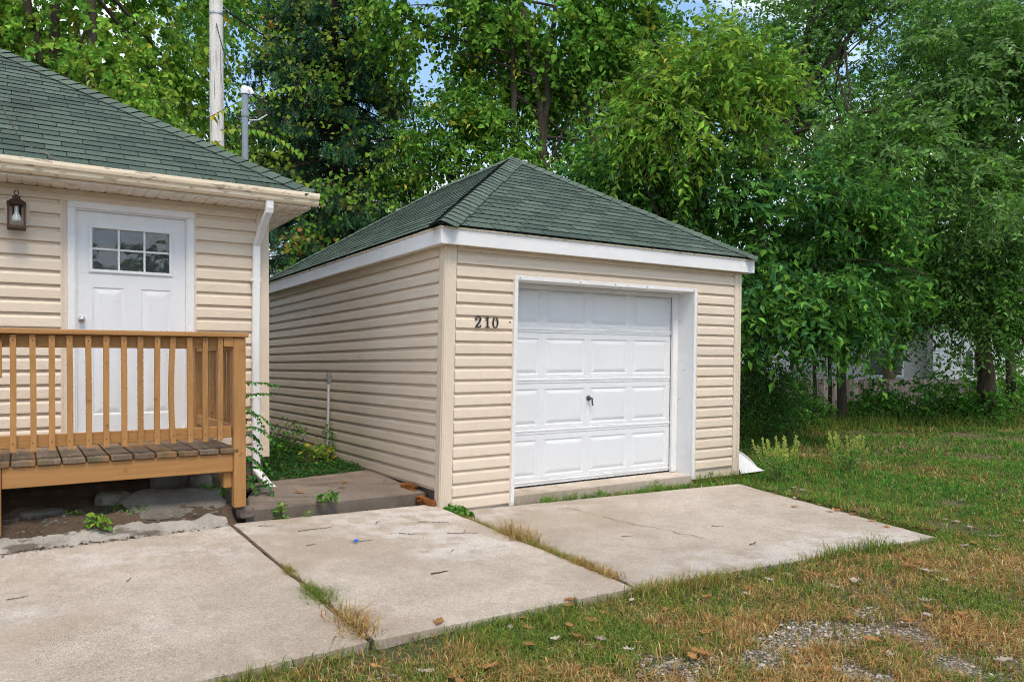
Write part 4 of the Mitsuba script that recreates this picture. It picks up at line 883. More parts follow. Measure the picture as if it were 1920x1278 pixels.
A_ = [(-0.2,19.4,8.5,1.4),(1.5,17.7,8.0,1.1),(2.6,18.0,8.6,1.30),(2.4,17.6,7.0,1.2),(1.1,16.6,6.7,1.13),(-0.9,18.5,8.0,1.60),(2.9,18.4,9.6,1.3),(0.7,18.1,9.6,1.76),(2.4,18.6,10.6,1.5)]
tree(101, 'broadleaf_tree', 'large leaved yellow green tree with several dark trunks behind the house roof', 'tree', [[(.59, 17.54, .0), (.58, 17.54, 7.09), (.57, 17.55, 8.05), (.62, 17.52, 9.9)], [(.45, 17.6, .0), (.5, 17.6, 6.6), (.38, 17.67, 7.51), (.14, 17.83, 8.47), (.02, 17.91, 9.6)], [(1.12, 16.6, .0), (1.12, 16.59, 6.7), (1.18, 16.79, 7.92), (1.15, 17.17, 9.6)]], A_, 1600,
    [(*LG, 5.5), (*YG, 3), (*MG, 3), (*YE, .16), (*OR, .04)], leaf=(.132, .094), twig=(.55, .2), m=10, shape=LEAF_R, hang=.55, droop=.55, gap=.40, freq=.8, flat=.35, trunk_r=.17, limbs=5)
A2 = [(1.85,12.6,4.95,0.50),(1.95,12.4,4.6,0.40),(1.6,13.0,5.3,0.45),(2.25,12.2,4.7,0.26)]
tree(102, 'young_tree', 'drooping bright green branches in front of the utility pole', 'tree', [[(2.75, 15.3, 0), (2.7, 15.0, 4.0), (2.5, 13.4, 5.1)]], A2, 190,
    [(*LG, 5), (*YG, 3), (*MG, 2.5), (*YE, .3)], leaf=(.105, .062), twig=(.5, .15), m=10, shape=LEAF_R, hang=.8, droop=.45, gap=.34, flat=.2, trunk_r=.06, limbs=7)
C_ = [(9.6,14.9,8.2,1.45),(8.5,14.0,8.5,1.25),(10.3,13.0,8.7,1.41),(9.8,14.1,7.1,1.2),(8.5,13.6,6.9,0.88),(9.4,13.8,10.0,1.76),(11.4,12.9,9.0,1.33),(11.0,13.1,10.2,1.45),(6.9,14.6,8.5,.65),(7.5,14.2,8.1,.45),(6.4,14.6,9.2,.6),(10.2,12.6,5.8,.9)]
tree(103, 'broadleaf_tree', 'tall open crowned tree with dark forked trunks behind the garage roof peak', 'tree', [[(9.3, 13.3, 0), (9.32, 13.1, 4.42), (9.33, 13.01, 5.79), (9.26, 13.06, 7.04), (9.02, 13.22, 8.52), (8.73, 13.41, 10.3)], [(9.45, 13.3, 0), (9.35, 13.1, 5.79), (9.40, 12.97, 7.49), (9.59, 12.85, 9.8)], [(8.76, 13.4, 0), (8.75, 13.3, 7.01), (8.77, 13.4, 9.4)], [(10.7, 12.9, 0), (10.59, 12.79, 6.16), (10.2, 12.99, 7.6)]], C_, 1950,
    [(*MG, 5), (*LG, 4), (*YG, 2.2), (*DG, 2), (*YE, .18)], leaf=(.122, .090), twig=(.5, .2), m=10, shape=LEAF_R, hang=.35, gap=.50, freq=.75, trunk_r=.12, limbs=6)
C2 = [(7.6,14.0,6.3,0.80),(8.3,13.6,6.1,0.80),(7.1,14.4,5.8,0.65),(7.8,13.8,7.0,0.55),(8.3,13.2,5.3,0.6),(6.8,14.8,5.2,0.55),(8.9,13.2,5.4,.6),(7.6,14.0,5.0,.7)]
tree(104, 'broadleaf_bush', 'bright mid green bush rising behind the left slope of the garage roof', 'bush', [[(7.7, 14.2, 0), (7.6, 14.1, 4.4), (7.6, 14.0, 6.3)]], C2, 900, [(*LG, 5), (*MG, 5), (*YG, 1.5), (*DG, 1.5), (*YE, .12)], leaf=(.125, .058), twig=(.5, .2), m=11, hang=.35, droop=.4, gap=.40, freq=1.2, trunk_r=.08)
D_ = [(8.8,8.0,5.9,0.74),(8.1,8.2,5.4,0.60),(9.5,7.6,5.8,0.58),(7.75,8.3,4.95,0.40),(8.3,7.9,4.9,0.52),(9.1,7.6,5.0,0.49),(8.2,7.75,4.25,0.24),(7.7,8.5,5.4,0.38)]
tree(105, 'young_tree', 'arching yellow green branch tree right of the garage roof', 'tree', [[(9.3, 8.7, 0), (9.2, 8.6, 3.4), (9.0, 8.2, 4.6), (8.8, 8.0, 5.9)]], D_, 900, [(*YG, 4), (*LG, 5), (*MG, 2), (*YE, .10)], leaf=(.125, .052), twig=(.40, .15), m=10, hang=.4, droop=.35, gap=.40, freq=1.4, flat=.3, trunk_r=.07, limbs=10, twmat='twig_pale')
E__ = [(9.0,9.1,4.3,0.95),(9.7,8.4,4.1,0.93),(10.5,7.8,3.9,1.0),(11.4,7.6,3.6,0.99),(8.6,10.0,4.5,0.7),(8.5,10.6,4.5,0.6),(12.0,7.4,3.8,0.73),(9.9,7.9,2.8,0.77),(10.9,7.5,2.5,0.78),(10.3,7.6,2.25,0.50),(11.5,7.3,2.2,0.53),(9.6,8.1,2.3,0.5),(12.1,7.1,2.7,0.54),(9.0,8.6,3.0,.8)]
tree(106, 'leafy_bush', 'big glossy dark green bush leaning over from behind the right garage corner', 'bush', [[(9.5, 9.7, 0), (9.9, 9.0, 2.0), (10.2, 8.1, 3.8)], [(8.9, 10.6, 0), (9.0, 10.0, 2.4), (9.1, 9.3, 4.2)]], E__, 2600, [(*MG, 4), (*DG, 5), (*BG, 3), (*LG, 2.2)], mat='leaf_glossy', leaf=(.150, .068), twig=(.45, .2), m=9, hang=.35, droop=.28, gap=.40, freq=1.1, flat=.5, trunk_r=.07, limbs=9)
E2 = [(12.0,9.5,1.1,0.68),(12.5,9.4,0.8,0.50),(11.7,9.7,1.3,0.52),(12.1,9.7,1.6,0.62),(11.6,9.0,.8,.5)]
tree(107, 'bramble_bush', 'dark tangled bush beside the right garage corner, low in the shade', 'bush', [[(12.1, 9.5, 0), (12.2, 9.5, 1.2)], [(12.6, 9.4, 0), (12.5, 9.5, 1.4)]], E2, 700, [(*DG, 5), (*MG, 2)], leaf=(.06, .032), twig=(.5, .2), m=12, gap=.42, freq=1.5, trunk_r=.025, limbs=12)
F1 = [(15.6,11.4,8.8,1.76),(16.1,9.4,8.8,1.6),(15.3,10.8,7.0,1.25),(15.3,12.0,8.3,1.1),(16.2,9.7,10.4,1.93),(13.6,9.6,6.2,.8),(14.2,8.8,5.6,.8)]
tree(108, 'small_leaved_tree', 'small leaved tree with two dark diagonal limbs right of the arching tree', 'tree', [[(13.7, 11.2, 0), (14.0, 11.1, 5.4), (14.14, 11.07, 6.32), (14.53, 10.82, 7.40), (14.87, 10.59, 8.61), (15.07, 10.46, 9.70), (15.15, 10.41, 10.31)], [(13.8, 11.1, 0), (14.0, 11.1, 5.2), (14.14, 11.06, 6.07), (14.40, 10.66, 7.22), (14.99, 10.03, 8.09), (15.32, 9.58, 8.85), (15.78, 9.28, 9.30)]], F1, 2900, extra=[[(13.9, 10.9, 6.1), (13.79,10.10,6.33),(14.19,9.37,6.5),(14.45,8.71,6.55),(14.98,8.13,6.75)], [(14.95, 10.5, 8.8), (15.6, 10.0, 9.1), (16.2, 9.6, 9.2)]], pal=[(*GG, 5), (*MG, 4), (*LG, 2)], leaf=(.120, .052), twig=(.40, .15), m=11, hang=.25, droop=.35, gap=.51, freq=1.3, flat=.3, trunk_r=.11, limbs=14, twmat='twig_pale')
F2 = [(15.9,7.5,7.8,1.49),(15.3,7.9,6.4,1.39),(16.4,7.2,6.3,1.17),(14.4,8.0,5.4,1.04),(15.5,7.3,4.8,1.04),(16.6,7.1,8.1,1.60),(16.9,6.8,5.0,1.07)]
tree(109, 'small_leaved_tree', 'grey green tree with drooping pale twigs at the upper right', 'tree', [[(20.99, 8.98, -.1), (20.9, 9.0, 3.0), (19.4, 8.2, 5.6), (17.0, 7.3, 8.0)]], F2, 3300, [(*GG, 6), (*MG, 3), (*LG, 2)], leaf=(.120, .052), twig=(.40, .15), m=11, hang=.25, droop=.35, gap=.51, freq=1.3, flat=.3, trunk_r=.12, limbs=16, twmat='twig_pale')
F3 = [(16.5,8.9,4.3,1.06),(17.5,8.3,3.7,1.06),(18.3,7.8,3.8,1.06),(16.9,8.7,3.1,0.8),(17.5,7.9,2.6,0.75),(18.2,7.5,2.5,0.75),(16.5,9.3,2.7,0.5),(17.2,8.4,2.1,0.35),(16.6,9.4,2.1,.35),(15.4,9.4,3.4,.9),(14.4,9.6,3.4,.9),(15.0,9.3,4.6,.9)]
tree(110, 'small_leaved_tree', 'low branched tree with a thick dark trunk in front of the white neighbour house', 'tree', [[(19.38, 8.84, -.1), (19.36, 8.85, 1.24), (19.27, 8.91, 2.52), (18.8, 8.95, 5.08)]], F3, 2900, [(*MG, 5), (*GG, 4), (*DG, 2), (*LG, 2)], leaf=(.120, .052), twig=(.45, .2), m=11, hang=.3, droop=.35, gap=.50, freq=1.3, flat=.4, trunk_r=.22, limbs=10)
k = thing('old_trunk', 'short thick grey trunk standing at the lawn edge before the fence', 'tree trunk'); add('trunk', tube([(16.03, 10.43, -.15), (16.02, 10.44, .1), (16.01, 10.44, .7), (16.0, 10.45, 1.5), (15.9, 10.5, 3.4)], [.145, .12, .105, .10, .08], 12), 'bark', k, True)
for (x, y, lb) in ((15.92, 11.10, 'slim dark sapling trunk leftmost of the two beside the old grey trunk'), (16.3, 10.95, 'slim dark sapling trunk nearest the old grey trunk')):
    k = thing('sapling', lb, 'sapling'); add('trunk', tube([(x, y, -.15), (x + .02, y, .8), (x - .03, y, 2.2)], [.055, .045, .035], 8), 'bark', k, True)
    lm, tw = spray(int(x * 100), [(x, y, 2.5, .7)], 70, [(*MG, 4), (*DG, 4)], leaf=(.09, .05), m=9); plant_from(k, [lm])
# spruce
def spruce(seed, base, Hh, zlo, label, nb=12):
    k = thing('spruce_tree', label, 'spruce tree'); r = np.random.default_rng(seed); x, y = base
    add('trunk', tube([(x, y, -.2), (x, y, Hh * .5), (x, y, Hh)], [.26, .17, .03], 12), 'bark', k, True)
    B_, D0, Lb = [], [], []
    z = zlo
    while z < min(Hh - .5, 12.2):
        n = nb if z < 10 else 5
        a = r.random() * 6.28 + np.arange(n) * 6.28 / n + r.normal(size=n) * .25
        for q in a:
            B_.append((x, y, z + r.normal() * .10)); D0.append((math.cos(q), math.sin(q), r.normal() * .08 + .05)); Lb.append(max(.5, min(3.3, (Hh - z) * .30)) * r.uniform(.75, 1.12))
        z += r.uniform(.26, .36)
    B_, D0, Lb = np.array(B_), unit(np.array(D0)), np.array(Lb); n = len(B_)
    pt = lambda i, t: B_[i] + D0[i] * (Lb[i] * t)[..., None] + V(0, 0, 1) * (Lb[i] * (-.42 * t ** 1.3 + .16 * t ** 4))[..., None]
    TP = np.stack([pt(np.arange(n), np.full(n, t)) for t in np.linspace(0, 1, 8)], 1); v, f = tubes(TP, np.linspace(.035, .006, 8)[None] * np.ones((n, 1)), 5); add('branches', (v, f), 'bark', k)
    lab(k + '__branches', kind='stuff')
    m = 52; i = np.repeat(np.arange(n), m); t = .18 + .82 * r.random(n * m) ** .8; P = pt(i, t); tan = unit(D0[i] + V(0, 0, -.45)); sd = unit(np.cross(tan, V(0, 0, 1))) * np.where(r.random(len(i)) < .5, 1, -1)[:, None]
    d = unit(.35 * tan + sd * r.uniform(.2, .9, len(i))[:, None] + V(0, 0, -1) * r.uniform(.35, 1.7, len(i))[:, None] + r.normal(size=P.shape) * .15); L = r.uniform(.16, .46, len(i)) * (1 - .35 * t)
    nn = 26; tt = (np.arange(nn)[None] + r.random((len(i), nn))) / nn; Q = P[:, None] + d[:, None] * (L[:, None] * tt)[..., None] + V(0, 0, -1) * (.25 * L[:, None] * tt ** 2)[..., None]
    A = unit(d[:, None] * .75 + r.normal(size=Q.shape) * .62); N = r.normal(size=Q.shape); c0 = colours(r, len(i), [(.055, .150, .080, 5), (.085, .215, .11, 4), (.15, .27, .11, 2.2), (.028, .08, .045, 2), (.17, .13, .08, .6)])
    c = (c0[:, None] * (0.75 + .5 * tt[..., None])) * np.clip(1 + r.normal(size=(*tt.shape, 1)) * .15, .5, 1.5)
    q = Q.shape[0] * nn; lm = leaf_mesh(Q.reshape(-1, 3), A.reshape(-1, 3), N.reshape(-1, 3), r.uniform(.06, .10, q), r.uniform(.014, .022, q), c.reshape(-1, 3), (V((0, -.5), (0, .5), (1, 0)).reshape(3, 2), np.array([[0, 2, 1]])), 0, .1)
    plant_from(k, [lm], name='needles'); return pt, n, r, k
pt, n, r, sk = spruce(141, (6.2, 17.2), 15.0, 2.4, 'dark drooping spruce between the utility pole and the garage roof')
# wild grape scrambling over the spruce
k = thing('wild_grape_vine', 'yellowing wild grape vine leaves scrambling over the dark spruce', 'vine')
i = r.integers(0, n, 760); t = r.uniform(.6, 1.05, 760); C = pt(i, t) + r.normal(size=(760, 3)) * .15; fr = C @ V(*fwd); tocam = (C - V(6.2, 17.2, 0)) @ V(*fwd); C = C[tocam < .8]; rows = []
m = 16; P = (C[:, None] + r.normal(size=(len(C), m, 3)) * V(.22, .22, .15)).reshape(-1, 3); hue = np.repeat(colours(r, len(C), [(*YG, 3), (*LG, 4), (.30, .36, .10, 2), (.50, .32, .07, .2), (.55, .26, .07, .12)]), m, 0) * .8
N = unit(V(0, 0, .6) - .5 * V(*fwd) + r.normal(size=P.shape) * .45); A = unit(r.normal(size=P.shape) + V(0, 0, -.5)); s = r.uniform(.07, .13, len(P))
plant_from(k, [leaf_mesh(P, A, N, s, s * .95, hue * np.clip(1 + r.normal(size=(len(P), 1)) * .15, .5, 1.5), LEAF_R)], name='leaves')
# farther trees that close the view
bgp = [(*MG, 4), (*DG, 4), (*LG, 3), (*GG, 2)]
far = [((8.0, 24.5), [(7.4,25,9.6,3.4),(5.8,26,13.5,3.2),(9.8,25,5.8,2.4)], 'broad far tree seen through gaps of the spruce', .52), ((15.8, 21.5), [(15.9,21.5,8.6,3.2),(17.0,21,12.0,3.0),(15.2,21.5,5.0,2.5)], 'far tree behind the tall open crowned tree', .50),
       ((20.2, 18.5), [(20.2,18.5,10.5,3.8),(19.2,19,6.5,3.0),(21,18,13.5,3.0)], 'far tree behind the small leaved tree with diagonal limbs', .47), ((25.8, 15.0), [(25.8,15.0,10.0,3.8),(25,16,6.8,2.6),(26.5,14.5,13,3)], 'far tree above the neighbour house on the right', .50),
       ((29.5, 11.5), [(29.5,11.5,11.2,3.6),(29,12,7.5,2.6)], 'far tree at the right edge above the neighbour house', .52), ((2.4, 29.5), [(2.4,29.5,11.2,4.2),(0,30,9,3.2),(4.5,28.5,8,3)], 'far tree behind the large leaved yellow green tree', .50), ((-5, 27), [(-5,27,10,4.0),(-3,26,7,2.5)], 'far tree at the left edge behind the house roof', .50), ((17.5, 20.5), [(17.5,20.3,4.2,2.4),(19.0,18.8,3.4,2.0),(16.2,21,3.2,2.0)], 'low dark far tree behind the glossy bush', .40)]
for j, ((x, y), bl, lb, gp2) in enumerate(far):
    tree(150 + j, 'background_tree', lb, 'tree', [[(x, y, 0), (x, y, bl[0][2] * .6), (x + .3, y, bl[0][2])]], bl, 1500, bgp, leaf=(.17, .10), twig=(.9, .3), m=12, gap=gp2, freq=.45, trunk_r=.2, limbs=3, hang=.3)
# trees behind the camera, which the door's window mirrors
for j, (x, y) in enumerate(((6, -22), (12, -17), (1, -25), (18, -20))):
    tree(170 + j, 'mirrored_tree', ['round tree behind the viewer that shows only in the door window', 'tall tree behind the viewer mirrored in the right panes', 'tree behind the viewer mirrored in the left panes', 'tree behind the viewer beyond the reflected ones'][j], 'tree', [[(x, y, 0), (x, y, 4)]], [(x, y, 4.6, 2.6), (x + 1.2, y, 4.0, 2.4), (x - 1.3, y, 4.2, 2.4)], 700, bgp, leaf=(.24, .15), twig=(.9, .3), m=9, shape=LEAF_T, trunk_r=.2, limbs=0)
# understory by the fence
for j, (x, y, z, rd, lb) in enumerate(((17.2, 10.4, .5, .5, 'leafy green shrub right of the old grey trunk'), (18.2, 9.9, .45, .55, 'broad leaved shrub in front of the fence below the white house'), (19.6, 9.6, .9, .75, 'tall weedy shrub at the foot of the thick dark trunk'), (21.5, 8.6, 1.0, .9, 'leafy shrub at the right edge behind the lawn'), (14.6, 10.9, .5, .7, 'small dark shrub left of the sapling trunks'), (22.5, 9.6, 1.0, 1.0, 'dark shrub behind the rightmost trunk'), (13.6, 10.4, .4, .6, 'low shrub between the bramble and the sapling trunks'), (18.9, 8.9, .3, .5, 'pale green low weed clump before the thick dark trunk'), (23.0, 8.2, 1.5, .9, 'tall leafy shrub behind the others at the right edge'), (2.6, 17.5, .9, 1.1, 'leafy shrub behind the gap between house and garage'), (4.2, 18.5, .9, 1.2, 'second leafy shrub farther back behind the gap between house and garage'))):
    k = thing('shrub', lb, 'shrub'); lm, tw = spray(190 + j, [(x, y, z, rd), (x + rd * .6, y - .2, z * .7, rd * .7), (x - rd * .5, y, z * .6, rd * .6)], 190, [(*MG, 4), (*LG, 3), (*DG, 3)], leaf=(.10, .06), twig=(.4, .15), m=9, gap=.36, shape=LEAF_R if j % 2 else LEAF_S); plant_from(k, [lm], name='foliage'); q = add('stems', tw, 'twig', k); lab(q, kind='stuff')
k = thing('fallen_branch', 'pale straight branch leaning on the fence in the undergrowth', 'branch'); scene.update({}); add('wood', tube([(19.5, 10.4, 1.35), (20.15, 9.95, .55)], [.022, .026], 7), 'twig_pale', k)

# ------------------------------------------------------------------ lawn, gravel, weeds, litter
def blades(r, x, y, z, h, w, col, lean=.5, dirs=None):
    n = len(x); a = r.random(n) * 6.283 if dirs is None else dirs; ln = np.abs(r.normal(size=n)) * lean + .1
    d = np.stack([np.cos(a), np.sin(a), a * 0], 1); b = r.random(n) * 6.283; sd = np.stack([np.cos(b), np.sin(b), b * 0], 1)
    P = np.stack([x, y, z], 1); u = V(0, 0, 1)
    p1 = P + (u * .55 + d * (ln * .30)[:, None]) * h[:, None]; p2 = P + (u * np.clip(.98 - ln * .35, .25, 1)[:, None] + d * (ln * .95)[:, None]) * h[:, None]
    v = np.stack([P - sd * (w / 2)[:, None], P + sd * (w / 2)[:, None], p1 - sd * (w * .40)[:, None], p1 + sd * (w * .40)[:, None], p2], 1).reshape(-1, 3)
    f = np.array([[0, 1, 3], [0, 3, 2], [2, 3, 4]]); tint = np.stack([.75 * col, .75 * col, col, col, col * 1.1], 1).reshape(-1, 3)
    return v, (f[None] + (np.arange(n) * 5)[:, None, None]).reshape(-1, 3), tint
GRN = V(.185, .265, .050); DKG = V(.100, .180, .038); OLV = V(.27, .285, .060); TAN = V(.50, .36, .14); RUS = V(.40, .20, .075); STR = V(.58, .47, .24)
def gravelmask(x, y):
    q = P3(x, y); e = .9 * np.exp(-(((x - GA[0]) / .55) ** 2 + ((y - GA[1]) / .24) ** 2)) + .55 * np.exp(-(((x - GB[0]) / .8) ** 2 + ((y - GB[1]) / .22) ** 2)) + .65 * np.exp(-(((x - GC[0]) / .6) ** 2 + ((y - GC[1]) / .25) ** 2)) + .42 * np.exp(-(((x - 3.95) / .5) ** 2 + ((y - 1.75) / .25) ** 2)) + .5 * np.exp(-(((x - 2.2) / .5) ** 2 + ((y - 2.72) / .16) ** 2))
    return np.clip(e * .84 + .03 + (meshkit.fbm(q * 4.2, 4, 12) - .5) * 2.0, 0, 1)
GA, GB, GC = (3.60, 2.62), (2.85, 2.50), (3.6, 2.15)
def lawncol(r, x, y):
    q = P3(x, y); n1 = meshkit.fbm(q * .8 + 3, 4, 21); n2 = meshkit.fbm(q * 3.2 + 9, 3, 22) + (meshkit.noise(q * 17, 24) - .5) * .55; dist = x * fwd[0] + y * fwd[1]
    near = np.clip((9.0 - dist) / 4.0, 0, 1)
    dry = np.clip(.05 + .43 * near + .22 * np.clip((3.6 - y) / 1.2, 0, 1) + (n1 - .5) * 1.8 + (n2 - .5) * 1.2, .03, .95); e = -slabd(x, y); edge = np.clip(1 - e / .18, 0, 1) * (e > -.02); dry = dry * (1 - .65 * edge)
    k = r.random(len(x)); g = np.where((r.random(len(x)) < .35)[:, None], DKG, GRN) * (1 - (1 - near)[:, None] * V(.40, -.10, .12)); g = np.where((r.random(len(x)) < .22)[:, None], OLV, g)
    t = np.where((r.random(len(x)) < .45)[:, None], RUS, TAN); t = np.where((r.random(len(x)) < .14)[:, None], STR, t)
    c = np.where((k < dry)[:, None], t, g); return c * np.clip(1.08 + r.normal(size=(len(x), 1)) * .26, .45, 1.9)
_sl = shapely.union_all([p.buffer(.004) for p in polys])
_sx = np.linspace(-6, 10, 321); _sy = np.linspace(-1, 12, 261); _X, _Y = np.meshgrid(_sx, _sy, indexing='ij')
_D = np.where(shapely.contains_xy(_sl, _X, _Y), shapely.distance(_sl.boundary, shapely.points(_X, _Y)), -shapely.distance(_sl, shapely.points(_X, _Y)))
def slabd(x, y):
    """signed distance into the slabs, from a coarse table"""
    i = np.clip((x + 6) / 16 * 320, 0, 319.99); j = np.clip((y + 1) / 13 * 260, 0, 259.99); a, b = i.astype(int), j.astype(int); s, t = i - a, j - b
    return _D[a, b] * (1 - s) * (1 - t) + _D[a + 1, b] * s * (1 - t) + _D[a, b + 1] * (1 - s) * t + _D[a + 1, b + 1] * s * t
r = np.random.default_rng(300)
allv = []
built = shapely.union_all([GARAGE, HOUSE, shapely.box(-6, 5.5, 3.42, 15)])
for d0, d1, dens, wd, ht in ((1.6, 4.6, 8500, .0056, .060), (4.6, 7.2, 4800, .0068, .062), (7.2, 11, 1800, .0095, .085), (11, 17, 520, .014, .10), (17, 26, 170, .022, .14)):
    tmax = 1.0; area = (d1 ** 2 - d0 ** 2) * tmax; n = int(area * dens); d = np.sqrt(r.random(n) * (d1 ** 2 - d0 ** 2) + d0 ** 2); t = (r.random(n) * 2 - 1) * tmax
    x = fwd[0] * d + fwd[1] * t * d; y = fwd[1] * d - fwd[0] * t * d
    keep = (slabd(x, y) < -.004) & ~shapely.contains_xy(built, x, y); x, y = x[keep], y[keep]
    g = gravelmask(x, y); bare = meshkit.fbm(P3(x, y) * 1.7 + 5, 4, 31); keep = (r.random(len(x)) > np.clip((g - .42) * 2.6, 0, .95)) & (r.random(len(x)) > np.clip((bare - .60) * 4, 0, .9)); x, y = x[keep], y[keep]
    e = -slabd(x, y); edge = np.clip(1 - e / .12, 0, 1); hh = ht * np.clip(.45 + meshkit.fbm(P3(x, y) * 3, 3, 33) * 1.1, .3, 1.7) * r.uniform(.55, 1.35, len(x)) * (1 + .5 * edge)
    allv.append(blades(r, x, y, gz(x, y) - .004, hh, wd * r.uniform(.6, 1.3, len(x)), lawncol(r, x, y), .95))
v, f, c = [], [], []; o = 0
for a, b, q in allv: v.append(a); f.append(b + o); c.append(q); o += len(a)
v, f, c = np.vstack(v), np.vstack(f), np.clip(np.vstack(c), 0, .9); NTRI[0] += len(f)
k = add('lawn_grass', (v, f), 'leaf', col=c); lab(k, 'patchy lawn grass, brown and dry in front, greener at the back right', 'grass', None, 'stuff')
# taller grass at the back of the lawn
n = 9000; x = r.uniform(11, 25, n); y = 11.6 - (x - 11) * .33 + r.normal(size=n) * .9; keep = ~shapely.contains_xy(built, x, y); x, y = x[keep], y[keep]
v, f, c = blades(r, x, y, gz(x, y) - .02, r.uniform(.15, .42, len(x)), r.uniform(.010, .020, len(x)), np.where((r.random(len(x)) < .25)[:, None], OLV, np.where((r.random(len(x)) < .5)[:, None], DKG, GRN)), .5)
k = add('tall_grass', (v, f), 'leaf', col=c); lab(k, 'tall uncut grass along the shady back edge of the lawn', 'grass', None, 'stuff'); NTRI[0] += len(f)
# gravel
n = 70000; x = r.uniform(1.2, 6.2, n); y = r.uniform(1.0, 3.45, n); g = gravelmask(x, y); keep = (r.random(n) < np.clip((g - .24) * 1.6, .035, 1)) & (slabd(x, y) < -.03); x, y = x[keep], y[keep]; n = len(x)
ic = trimesh.creation.icosahedron(); iv = np.array(ic.vertices); iv /= np.linalg.norm(iv, axis=1, keepdims=True); s = np.exp(r.normal(-5.5, .45, n)).clip(.0025, .017); P = np.stack([x, y, gz(x, y) + s * .3], 1)
a = r.random(n) * 6.28; st = r.uniform(.7, 1.35, (n, 1, 3)) * V(1.15, 1, .62) * (1 + r.normal(size=(n, 12, 1)) * .12); q = iv[None] * st * s[:, None, None]
q = np.stack([q[..., 0] * np.cos(a)[:, None] - q[..., 1] * np.sin(a)[:, None], q[..., 0] * np.sin(a)[:, None] + q[..., 1] * np.cos(a)[:, None], q[..., 2]], -1) + P[:, None]
c = colours(r, n, [(.31, .285, .25, 5), (.44, .41, .37, 3), (.20, .175, .15, 3), (.28, .22, .16, 3), (.56, .53, .48, 1)]) * .95
k = add('gravel', (q.reshape(-1, 3), (np.array(ic.faces)[None] + (np.arange(n) * 12)[:, None, None]).reshape(-1, 3)), 'tinted', col=np.repeat(c, 12, 0)); lab(k, 'grey gravel showing through the thin grass in front', 'gravel', None, 'stuff'); NTRI[0] += n * 20
def zs(x, y):
    """top of slab or lawn at a point"""
    for c_, p in ((S1, polys[0]), (S2, polys[1]), (S3, polys[2])):
        if shapely.contains_xy(p, x, y):
            A4 = np.array(c_); best = None
            ss, tt = np.meshgrid(np.linspace(0, 1, 60), np.linspace(0, 1, 60)); q = bil(c_, ss, tt); i = np.argmin((q[..., 0] - x) ** 2 + (q[..., 1] - y) ** 2); return float(q.reshape(-1, 3)[i, 2])
    return float(gz(np.array([x]), np.array([y]))[0])
# tufts in the joints
def tuft(name, label, pts, n, h, pal, w=.005, lean=.9, sp=.03, group=None, cat_='grass tuft'):
    k = thing(name, label, cat_, group); P = np.array(pts, float); i = r.integers(0, len(P), n); x = P[i, 0] + r.normal(size=n) * sp; y = P[i, 1] + r.normal(size=n) * sp; z = P[i, 2] - .005
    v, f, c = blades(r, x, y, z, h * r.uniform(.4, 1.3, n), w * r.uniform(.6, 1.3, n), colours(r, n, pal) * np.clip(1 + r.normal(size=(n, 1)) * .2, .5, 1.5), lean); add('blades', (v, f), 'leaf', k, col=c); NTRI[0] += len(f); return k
dry = [(*RUS, 4), (*TAN, 4), (*OLV, 2), (*STR, 1)]; mixd = [(*OLV, 4), (*GRN, 3), (*TAN, 3), (*RUS, 2)]; grn = [(*GRN, 5), (*DKG, 2), (*OLV, 2)]
line = lambda a, b, n: [tuple(np.array(a) * (1 - t) + np.array(b) * t) for t in np.linspace(0, 1, n)]
jr = lambda t: (3.43 - .075 * t, 6.35 - 2.6 * t, .0 - .015 * t)      # joint between the middle slab and the apron
tuft('joint_grass', 'thin green and brown grass at the garage end of the right joint', [jr(t) for t in np.linspace(.08, .46, 22)], 760, .065, mixd, sp=.030)
tuft('joint_grass', 'dense rusty tuft with tall seed stalks in the right joint', [jr(t) for t in np.linspace(.40, .54, 8)], 420, .17, dry, sp=.05, lean=.9)
tuft('joint_grass', 'low green grass just past the rusty tuft in the right joint', [jr(t) for t in np.linspace(.50, .80, 12)], 700, .075, mixd, sp=.03)
tuft('joint_grass', 'dry tan tuft at the lawn end of the right joint', [jr(t) for t in np.linspace(.78, .95, 10)], 420, .075, dry, sp=.035)
jl = lambda t: (1.37 + .16 * t, 6.12 - 2.44 * t, .195 * (1 - t))
tuft('joint_grass', 'sparse low grass blades scattered along the left joint', [jl(t) for t in np.linspace(.45, .92, 26)], 170, .04, mixd, sp=.016, lean=1.4)
tuft('joint_grass', 'small brown weed halfway along the left joint', [jl(t) for t in (.50, .52)], 70, .06, mixd, sp=.02, lean=1.2)
tuft('joint_grass', 'spreading green weed tuft in the left joint', [jl(t) for t in np.linspace(.66, .76, 5)], 200, .075, grn, sp=.04, lean=1.9)
tuft('joint_grass', 'wiry rusty tuft nearest the viewer in the left joint', [jl(t) for t in np.linspace(.84, .97, 7)], 260, .10, dry, sp=.05, lean=1.7)
# litter and dirt packed in the joints
for j, (fn, lb) in enumerate(((jl, 'dark dirt packed into the left joint'), (jr, 'dark dirt packed into the right joint'))):
    t = np.linspace(0.0, 1, 60); P = np.array([fn(q) for q in t]); w_ = .007 + .009 * meshkit.noise(P * 9, 4) + (.012 if j else 0); v = np.concatenate([P + V(-1, 0, 0) * w_[:, None], P + V(0, 0, .003), P + V(1, 0, 0) * w_[:, None]]); v[:, 2] += (meshkit.noise(v * 60, 3) - .5) * .008 - .004
    i = np.arange(59); f = np.vstack([np.stack([i, i + 60, i + 61, i + 1], 1), np.stack([i + 60, i + 120, i + 121, i + 61], 1)]); k = add('joint_dirt', (v, f[:, ::-1]), 'dirt', smooth=True); lab(k, lb, 'dirt', None, 'structure')
